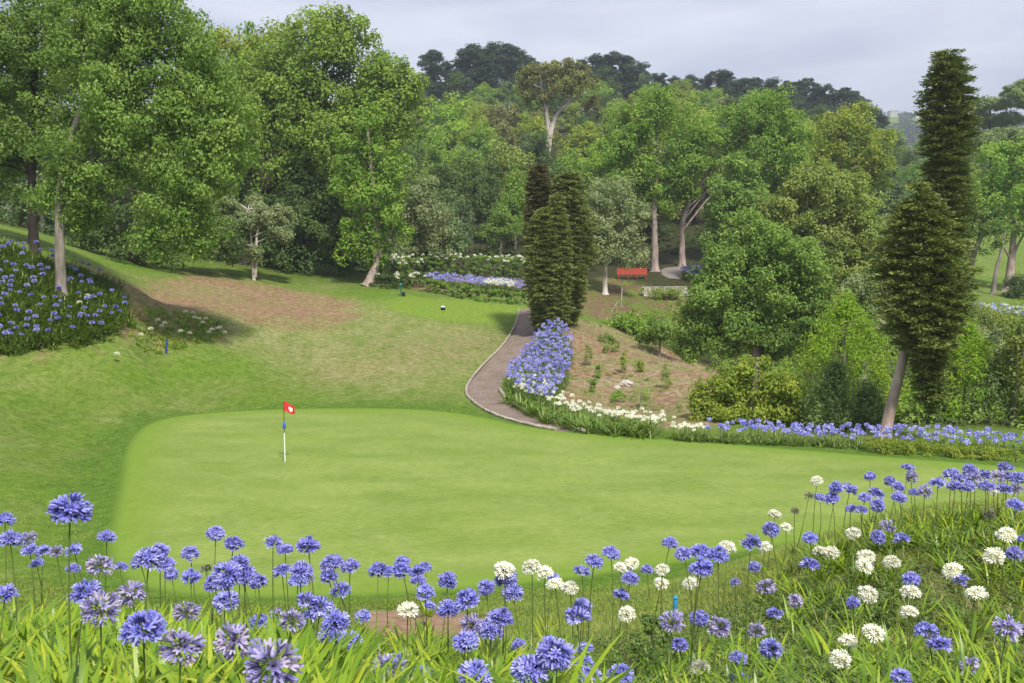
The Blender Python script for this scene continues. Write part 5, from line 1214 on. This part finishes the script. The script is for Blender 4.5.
# far right bed beneath the lawn and drive side bed
FR = gpoly([(945, 322), (1000, 322), (1030, 324), (1030, 314), (945, 314)])
strap_bed('far_right_bed_leaves', FR, 260, 0.4, 0.8, 0.09, STRAPD, 537, 10)
head_bed('far_right_blue_blooms', FR, 130, 0.7, 1.0, 0.2, P_BLUE, 538, (0.4, 0.9), 14, 0.3)
head_bed('far_right_white_blooms', FR, 50, 0.7, 1.0, 0.2, P_WHITE, 539, (0.4, 0.9), 14, 0.3)
DR = gpoly([(680, 281), (706, 284), (712, 276), (684, 272)])
strap_bed('drive_bed_leaves', DR, 220, 0.5, 1.0, 0.1, STRAPD, 541, 10)
head_bed('drive_bed_blooms', DR, 110, 0.9, 1.2, 0.18, P_BLUE, 542, (0.05, 0.5), 14, 0.25)
# undergrowth in the gully and under the trees
def undergrowth(name, poly, n, rc, leaf, seed, size=0.3, h=0.5):
    rng = np.random.default_rng(seed); x, y = inside(poly, n, rng); z = hz(x, y)
    mb = MB(); clump_cloud(mb, rng, np.stack([x, y, z + rng.uniform(0, h, n)], -1), np.tile([0, 0, 1.0], (n, 1)), rc * rng.uniform(.6, 1.4, n), 45, size)
    return tag(mb.build(name, leaf), kind='stuff')
undergrowth('gully_undergrowth', np.array([(11, 45), (30, 42.5), (34, 60), (44, 95), (18, 95), (14, 70)]), 420, 0.9, G_MID, 551, 0.25, 1.0)
undergrowth('gully_floor_cover', np.array([(16, 84), (25, 84), (26, 98), (11, 100)]), 90, 0.5, G_BRIGHT, 552, 0.2, 0.3)
undergrowth('forest_undergrowth', np.array([(-70, 90), (-20, 97), (0, 104), (8, 124), (30, 140), (45, 160), (-60, 150)]), 520, 1.1, G_DARK, 553, 0.4, 0.9)
# ------------------------------------------------------------------ things on the course
WHITE = plain('white_paint', (0.80, 0.80, 0.78), 0.4); DKGREY = plain('dark_grey_paint', (0.06, 0.06, 0.065), 0.4); REDC = plain('red_cloth', (0.60, 0.03, 0.035), 0.7)
BLUEP = plain('blue_paint', (0.04, 0.14, 0.50), 0.4); BLUESTK = plain('blue_stake_paint', (0.03, 0.22, 0.42), 0.5); BLACK = plain('black_plastic', (0.015, 0.016, 0.018), 0.4); GREENP = plain('green_paint', (0.02, 0.13, 0.11), 0.4)
REDP = plain('red_paint', (0.46, 0.07, 0.05), 0.6); STONE = noise_mat('pale_stone', [(0.26, 0.23, 0.20), (0.42, 0.38, 0.34), (0.55, 0.51, 0.47)], 2.5, 0.9, 0.6); WOOD = noise_mat('weathered_timber', [(0.20, 0.16, 0.12), (0.36, 0.31, 0.25), (0.48, 0.43, 0.36)], 3, 0.9, 0.5)
def flagstick():
    b = ground(285, 462); root = empty('flagstick', b, 'golf flagstick with small red flag standing in the green', 'flagstick')
    Hh = at(285, 401, b[1])[2] - b[2]
    mb = MB(); tube(mb, [(0, 0, -0.15), (0, 0, Hh * .48)], 0.020, 8); mb.build('lower_pole', WHITE, root, True)
    mb = MB(); tube(mb, [(0, 0, Hh * .48), (0, 0, Hh)], 0.014, 8); mb.build('upper_pole', DKGREY, root, True)
    mb = MB(); tube(mb, [(0, 0, Hh * .545), (0, 0, Hh * .56), (0, 0, Hh * .64), (0, 0, Hh * .655)], [0.03, 0.055, 0.055, 0.03], 10); mb.build('marker_band', BLUEP, root, True)
    u, v = np.meshgrid(np.linspace(0, 1, 13), np.linspace(0, 1, 9), indexing='ij')
    X = 0.012 + u * 0.37; Yd = 0.07 * np.sin(u * 5.5 + v * 1.2) * u; Z = Hh - 0.015 - v * 0.34 - u * 0.17 * (1 - 0.25 * v) + 0.02 * np.sin(u * 7)
    def sheet(mb, mask, off, mat=0):
        P = np.stack([X, Yd + off, Z], -1); i, j = np.meshgrid(np.arange(12), np.arange(8), indexing='ij'); f = np.stack([i * 9 + j, (i + 1) * 9 + j, (i + 1) * 9 + j + 1, i * 9 + j + 1], -1)
        mb.add(P.reshape(-1, 3), f[mask].reshape(-1, 4))
    full = np.ones((12, 8), bool); mb = MB(); sheet(mb, full, 0.0); sheet(mb, full, 0.004); fl = mb.build('flag', REDC, root, True)
    e = np.zeros((12, 8), bool); e[5:10, 2:6] = True; e[5, 2] = e[9, 5] = e[5, 5] = False
    mb = MB(); sheet(mb, e, -0.004); mb.build('emblem', WHITE, fl, True)
    mb = MB(); th = np.linspace(0, 2 * PI, 17)[:-1]
    tube(mb, [(0, 0, -0.09), (0, 0, 0.004)], 0.055, 16, cap=False); mb.build('hole_cup', BLACK, root, True)
flagstick()
def stake(name, px, py_base, py_top, wpx, m, label, cap=None, lean=0.0):
    b = ground(px, py_base); Hh = at(px, py_top, b[1])[2] - b[2]; w = wpx * b[1] / FPX
    root = empty(name, b, label, 'marker post', None, (0, lean, 0.3))
    mb = MB(); tube(mb, [(0, 0, -.1), (0, 0, Hh * .93), (0, 0, Hh)], [w / 2, w / 2, w / 2 * .7], 8); mb.build('post', m, root, True)
    mb = MB(); tube(mb, [(0, 0, Hh), (0, 0, Hh + .012), (0, 0, Hh + 0.03)], [w * .62, w * .62, w * .3], 8); mb.build('post_cap', cap or m, root, True)
stake('marker_post', 166, 354, 339, 1.9, plain('dark_blue_paint', (0.02, 0.06, 0.20), 0.5), 'short dark blue post in the grass below the left bank', BLACK, 0.08)
stake('marker_post', 217, 331, 322, 2.0, DKGREY, 'small dark grey post beside the white blooms on the bank tip')
stake('marker_post', 675, 622, 598, 5.0, BLUESTK, 'bright blue stake among the flowers on the near bank')
def tee_marker():
    b = ground(443, 310); root = empty('tee_marker', b, 'small black tee marker with white top on the raised tee', 'tee marker')
    mb = MB(); tube(mb, [(0, 0, -.02), (0, 0, .05), (0, 0, .2), (0, 0, .24)], [.10, .19, .19, .12], 12); mb.build('body', BLACK, root, True)
    mb = MB(); tube(mb, [(0, 0, .24), (0, 0, .30), (0, 0, .34)], [.17, .16, .06], 12); mb.build('cap', WHITE, root, True)
tee_marker()
def ball_washer():
    b = ground(401, 296); root = empty('ball_washer', b, 'green ball washer stand at the left edge of the raised tee', 'ball washer')
    mb = MB(); tube(mb, [(0, 0, -.1), (0, 0, .75)], .05, 8); mb.build('post', GREENP, root, True)
    mb = MB(); tube(mb, [(0, 0, .75), (0, 0, .8), (0, 0, 1.1), (0, 0, 1.15)], [.08, .14, .14, .06], 10); mb.build('washer_box', GREENP, root, True)
    mb = MB(); tube(mb, [(.22, 0, -.02), (.22, 0, .3), (.22, 0, .34)], [.13, .16, .13], 10); mb.build('bin', BLACK, root, True)
ball_washer()
# path edging
def edging(name, label, pts, r, m, seed):
    line = smooth_line([ground(*p) for p in pts], 2); root_o = line[0]; rng = np.random.default_rng(seed)
    root = empty(name, root_o, label, 'path edging')
    s = np.concatenate([[0], np.cumsum(np.linalg.norm(np.diff(line, axis=0), axis=1))]); q = 0.0; k = 0
    while q < s[-1] - 0.3 and k < 90:
        e = min(q + rng.uniform(0.8, 1.3), s[-1]); a = np.array([np.interp(q, s, line[:, j]) for j in range(3)]) - root_o; b = np.array([np.interp(e - 0.03, s, line[:, j]) for j in range(3)]) - root_o
        mb = MB(); h = np.array([0, 0, r * .75]); tube(mb, [a + h, (a + b) / 2 + h + rng.normal(0, .01, 3), b + h], r * rng.uniform(.85, 1.1), 8, 0.5, 0, 0.05, rng)
        mb.build('log', m, root, True); q = e; k += 1
edging('path_edging', 'row of weathered logs edging the left side of the curving path', [(556, 430.5), (530, 426), (500, 418), (478, 407), (464, 394), (470, 380), (486, 362), (504, 345), (515, 327), (519, 310)], 0.07, WOOD, 601)
edging('path_edging', 'low timber edging under the white flower border on the lower path side', [(500, 391), (507, 402), (525, 411.5), (550, 422), (585, 433)], 0.10, WOOD, 602)
# young plants on the bare bank
SAP = [(588, 366, 344, 10, G_OLIVE, 'low bushy sapling with grey base on the left of the bare bank'), (615, 352, 338, 9, G_OLIVE, 'tiny green sapling near the crest of the bare bank'), (623, 373, 352, 7, G_YELLOW, 'slim upright sapling in the middle of the bare bank'), (666, 388, 366, 12, G_OLIVE, 'dry looking bushy sapling at the right of the bare bank'), (610, 348, 336, 6, G_MID, 'darkest little sapling at the crest of the bare bank'),
       (652, 350, 338, 14, G_MID, 'leafy round sapling at the back crest of the bare bank'), (598, 378, 366, 6, G_MID, 'small pale sapling above the white border'), (593, 392, 380, 6, G_MID, 'small dark sapling low on the bare bank near the white border'), (606, 353, 343, 6, G_OLIVE, 'short bronze sapling left of the crest of the bare bank'), (640, 408, 388, 26, G_MID, 'wide low green shrub under the rock on the bare bank'), (698, 400, 378, 12, G_OLIVE, 'sapling beside the yellow tipped shrub on the bare bank'), (640, 372, 362, 8, G_YELLOW, 'yellowish sapling above the pale rock'), (618, 402, 392, 16, G_BRIGHT, 'low green tuft left of the wide shrub on the bare bank'), (604, 342, 332, 14, G_MID, 'green tuft at the top of the bare bank beside the blue bed')]
for i, (px, pb, pt, w, lf, lab) in enumerate(SAP):
    b = ground(px, pb); Hh = at(px, pt, b[1])[2] - b[2]; r = w * b[1] / FPX / 2
    root = empty('sapling', b, lab, 'sapling', None); rg = np.random.default_rng(700 + i)
    mb = MB(); tube(mb, [(0, 0, -.05), (0.02, 0, Hh * .5), (0.03, 0, Hh * .9)], [.03, .02, .008], 6)
    mb.build('stem', B_GREY, root, True)
    n = 22; th = rg.uniform(0, 6.3, n); t = rg.uniform(.12, 1, n); rr = r * np.sqrt(np.clip(1 - (t - .35) ** 2 * 1.6, .05, 1)) * rg.uniform(.4, 1, n)
    mb = MB(); clump_cloud(mb, rg, np.stack([np.cos(th) * rr, np.sin(th) * rr, t * Hh], -1), norm(np.stack([np.cos(th), np.sin(th), .8 + 0 * th], -1)), np.full(n, max(.10, r * .4)), 40, 0.10, aspect=0.35, flat=1.3, up=.5)
    mb.build('foliage', lf, root)
def rock(name, label, px, py, r, seed, m=STONE, sq=(1, 1, .7)):
    b = ground(px, py); rg = np.random.default_rng(seed); u, v = np.meshgrid(np.linspace(0, PI, 9), np.linspace(0, 2 * PI, 14, endpoint=False), indexing='ij')
    k = 1 + .12 * rg.standard_normal(u.shape); k[0] = k[0, 0]; k[-1] = k[-1, 0]
    P = np.stack([np.sin(u) * np.cos(v) * k * sq[0], np.sin(u) * np.sin(v) * k * sq[1], np.cos(u) * k * sq[2]], -1) * r
    i, j = np.meshgrid(np.arange(8), np.arange(14), indexing='ij'); j2 = (j + 1) % 14
    mb = MB(); mb.add(P.reshape(-1, 3), np.stack([i * 14 + j, (i + 1) * 14 + j, (i + 1) * 14 + j2, i * 14 + j2], -1).reshape(-1, 4))
    o = mb.build(name, m, None); o.location = b + np.array([0, 0, r * .3]); o.rotation_euler = (0, 0, rg.uniform(0, 6)); tag(o, label, 'rock'); return o
rock('rock', 'pale flat topped rock lying in the middle of the bare bank', 627, 386, 0.34, 801, STONE, (1.2, .8, .7))
rock('rock', 'smaller grey rock just left of the pale flat topped rock', 617, 389, 0.2, 802, STONE)
# bench, wall and posts by the drive
def bench():
    b = ground(632, 279); root = empty('garden_bench', b, 'long red bench in front of the silvery tree beside the gravel drive', 'bench')
    w = 30 * b[1] / FPX; 
    mb = MB()
    for k in range(4): box(mb, (0, -.05 - .12 * k, .48), (w, .10, .04))
    mb.build('seat', REDP, root)
    mb = MB()
    for k in range(5): box(mb, (0, .06 + .03 * k, .62 + .14 * k), (w, .03, .115))
    mb.build('backrest', REDP, root)
    for x in (-w * .45, -w * .15, w * .15, w * .45):
        mb = MB(); box(mb, (x, -.38, .23), (.08, .07, .46)); box(mb, (x, .10, .55), (.07, .06, 1.15)); mb.build('leg', REDP, root)
bench()
def stone_wall():
    a, b2 = ground(643, 296), ground(686, 296); d = b2 - a; Lw = np.linalg.norm(d[:2]); root = empty('stone_wall', a, 'low pale stone retaining wall below the gravel drive', 'wall', None, (0, 0, math.atan2(d[1], d[0])))
    rg = np.random.default_rng(5); mb = MB()
    for r in range(3):
        x = -0.2 * (r % 2)
        while x < Lw:
            s = rg.uniform(.4, .8); box(mb, (x + s / 2, rg.normal(0, .02), .14 + r * .30), (s - .03, .42, .28)); x += s
    mb.build('stonework', STONE, root)
    mb = MB(); box(mb, (Lw / 2 - .1, 0, 0.955), (Lw + .3, .5, .09)); mb.build('coping', STONE, root)
stone_wall()
for i, (px, pb, pt, lab) in enumerate([(621, 306, 288, 'thin timber post left of the stone wall on the reddish slope'), (612, 311, 300, 'short leaning timber post low on the reddish slope')]):
    b = ground(px, pb); Hh = at(px, pt, b[1])[2] - b[2]; root = empty('timber_post', b, lab, 'post', None, (0, .05 + .5 * i, 0))
    mb = MB(); tube(mb, [(0, 0, -.1), (0, 0, Hh)], [.07, .06], 7); mb.build('post', WOOD, root, True)
    mb = MB(); tube(mb, [(0, 0, Hh), (0, 0, Hh + .05)], [.085, .05], 7); mb.build('post_cap', WOOD, root, True)
# houses on the far hill
ROOFR = noise_mat('clay_roof', [(0.34, 0.22, 0.17), (0.45, 0.31, 0.24)], 1, 0.9, 0); ROOFG = plain('grey_roof', (0.30, 0.29, 0.29)); WALLW = plain('white_render', (0.52, 0.50, 0.48)); WALLP = plain('peach_render', (0.70, 0.60, 0.53)); PANE = plain('window_glass', (0.05, 0.06, 0.08), 0.15)
HOUSES = [(873, 112, 16, 7, 'broad pale grey roofed house on the far ridge left of the conifer', WALLW, ROOFG), (919, 113, 8, 6, 'tall white apartment house on the far ridge just left of the conifer', WALLW, ROOFG), (893, 112, 9, 5, 'small pale house between the two pale buildings on the far ridge', WALLW, ROOFG), (997, 118, 14, 7, 'white house with red roof seen between the umbrella pines', WALLW, ROOFR),
          (1010, 116, 9, 6, 'peach house right of the white one between the umbrella pines', WALLP, ROOFR), (978, 142, 8, 6, 'small white house below the umbrella pines beside the conifer', WALLW, ROOFG), (1006, 143, 9, 5, 'low white house beneath the umbrella pines at the right', WALLW, ROOFR)]
HP = []
for i, (px, py, w, h, lab, wm, rm) in enumerate(HOUSES):
    Y = 1180 - 12 * i; p = ground(px, py + h / 2 + 2); Y = p[1]; g = p[2] - 0.3; W2, D2 = w * Y / FPX, 11.0; Ht = max(1.3 * h * Y / FPX, 6.0); HP.append((p[0], p[1], W2))
    root = empty('house', (p[0], p[1], g), lab, 'house', None, (0, 0, 0.12 * (-1) ** i)); Ww = Ht * .78
    mb = MB(); box(mb, (0, 0, Ww / 2 - 1), (W2, D2, Ww + 2)); wall = mb.build('wall', wm, root)
    mb = MB(); x, y, t = W2 / 2 + .5, D2 / 2 + .5, Ht - Ww
    mb.add([[-x, -y, Ww], [x, -y, Ww], [x, y, Ww], [-x, y, Ww], [-x + min(x * .4, 3), 0, Ww + t], [x - min(x * .4, 3), 0, Ww + t]], [[0, 1, 5, 4], [1, 2, 5, 5], [2, 3, 4, 5], [3, 0, 4, 4], [0, 3, 2, 1]]); mb.build('roof', rm, root)
    for r in range(2):
        for c in range(max(2, int(W2 / 3.2))):
            xx = -W2 / 2 + (c + .5) * W2 / max(2, int(W2 / 3.2)); zz = Ww - 1.6 - 2.9 * r
            mb = MB(); box(mb, (xx, -D2 / 2 - .03, zz), (1.2, .1, 1.4)); mb.build('window', PANE, wall)
def far_woods():
    rng = np.random.default_rng(91); n = 5200
    y = rng.uniform(430, 1290, n); x = rng.uniform(0.28, 0.62, n) * y; z = hz(x, y)
    keep = np.ones(n, bool)
    for hx, hy, hw in HP:
        keep &= ~((abs(x - hx * y / hy) < hw * .55 + 3) & (y > hy - 170) & (y < hy + 14))
    x, y, z = x[keep], y[keep], z[keep]; n = len(x); rc = rng.uniform(3.0, 5.5, n)
    mb = MB(); clump_cloud(mb, rng, np.stack([x, y, z + rc * .8], -1), np.tile([0, 0, 1.0], (n, 1)), rc, 26, 2.6)
    tag(mb.build('far_woods', G_PINE), kind='stuff')
far_woods()
# ------------------------------------------------------------------ air
if HAZE:
    m, nt = mat('haze'); v = nt.nodes.new('ShaderNodeVolumePrincipled'); v.inputs['Color'].default_value = (0.80, 0.86, 0.97, 1); v.inputs['Density'].default_value = 0.00036; v.inputs['Anisotropy'].default_value = 0.2
    o = nt.nodes.new('ShaderNodeOutputMaterial'); nt.links.new(v.outputs[0], o.inputs['Volume'])
    mb = MB(); box(mb, (0, 1400, 130), (22000, 3000, 380)); hb = mb.build('haze', m); tag(hb, kind='stuff')
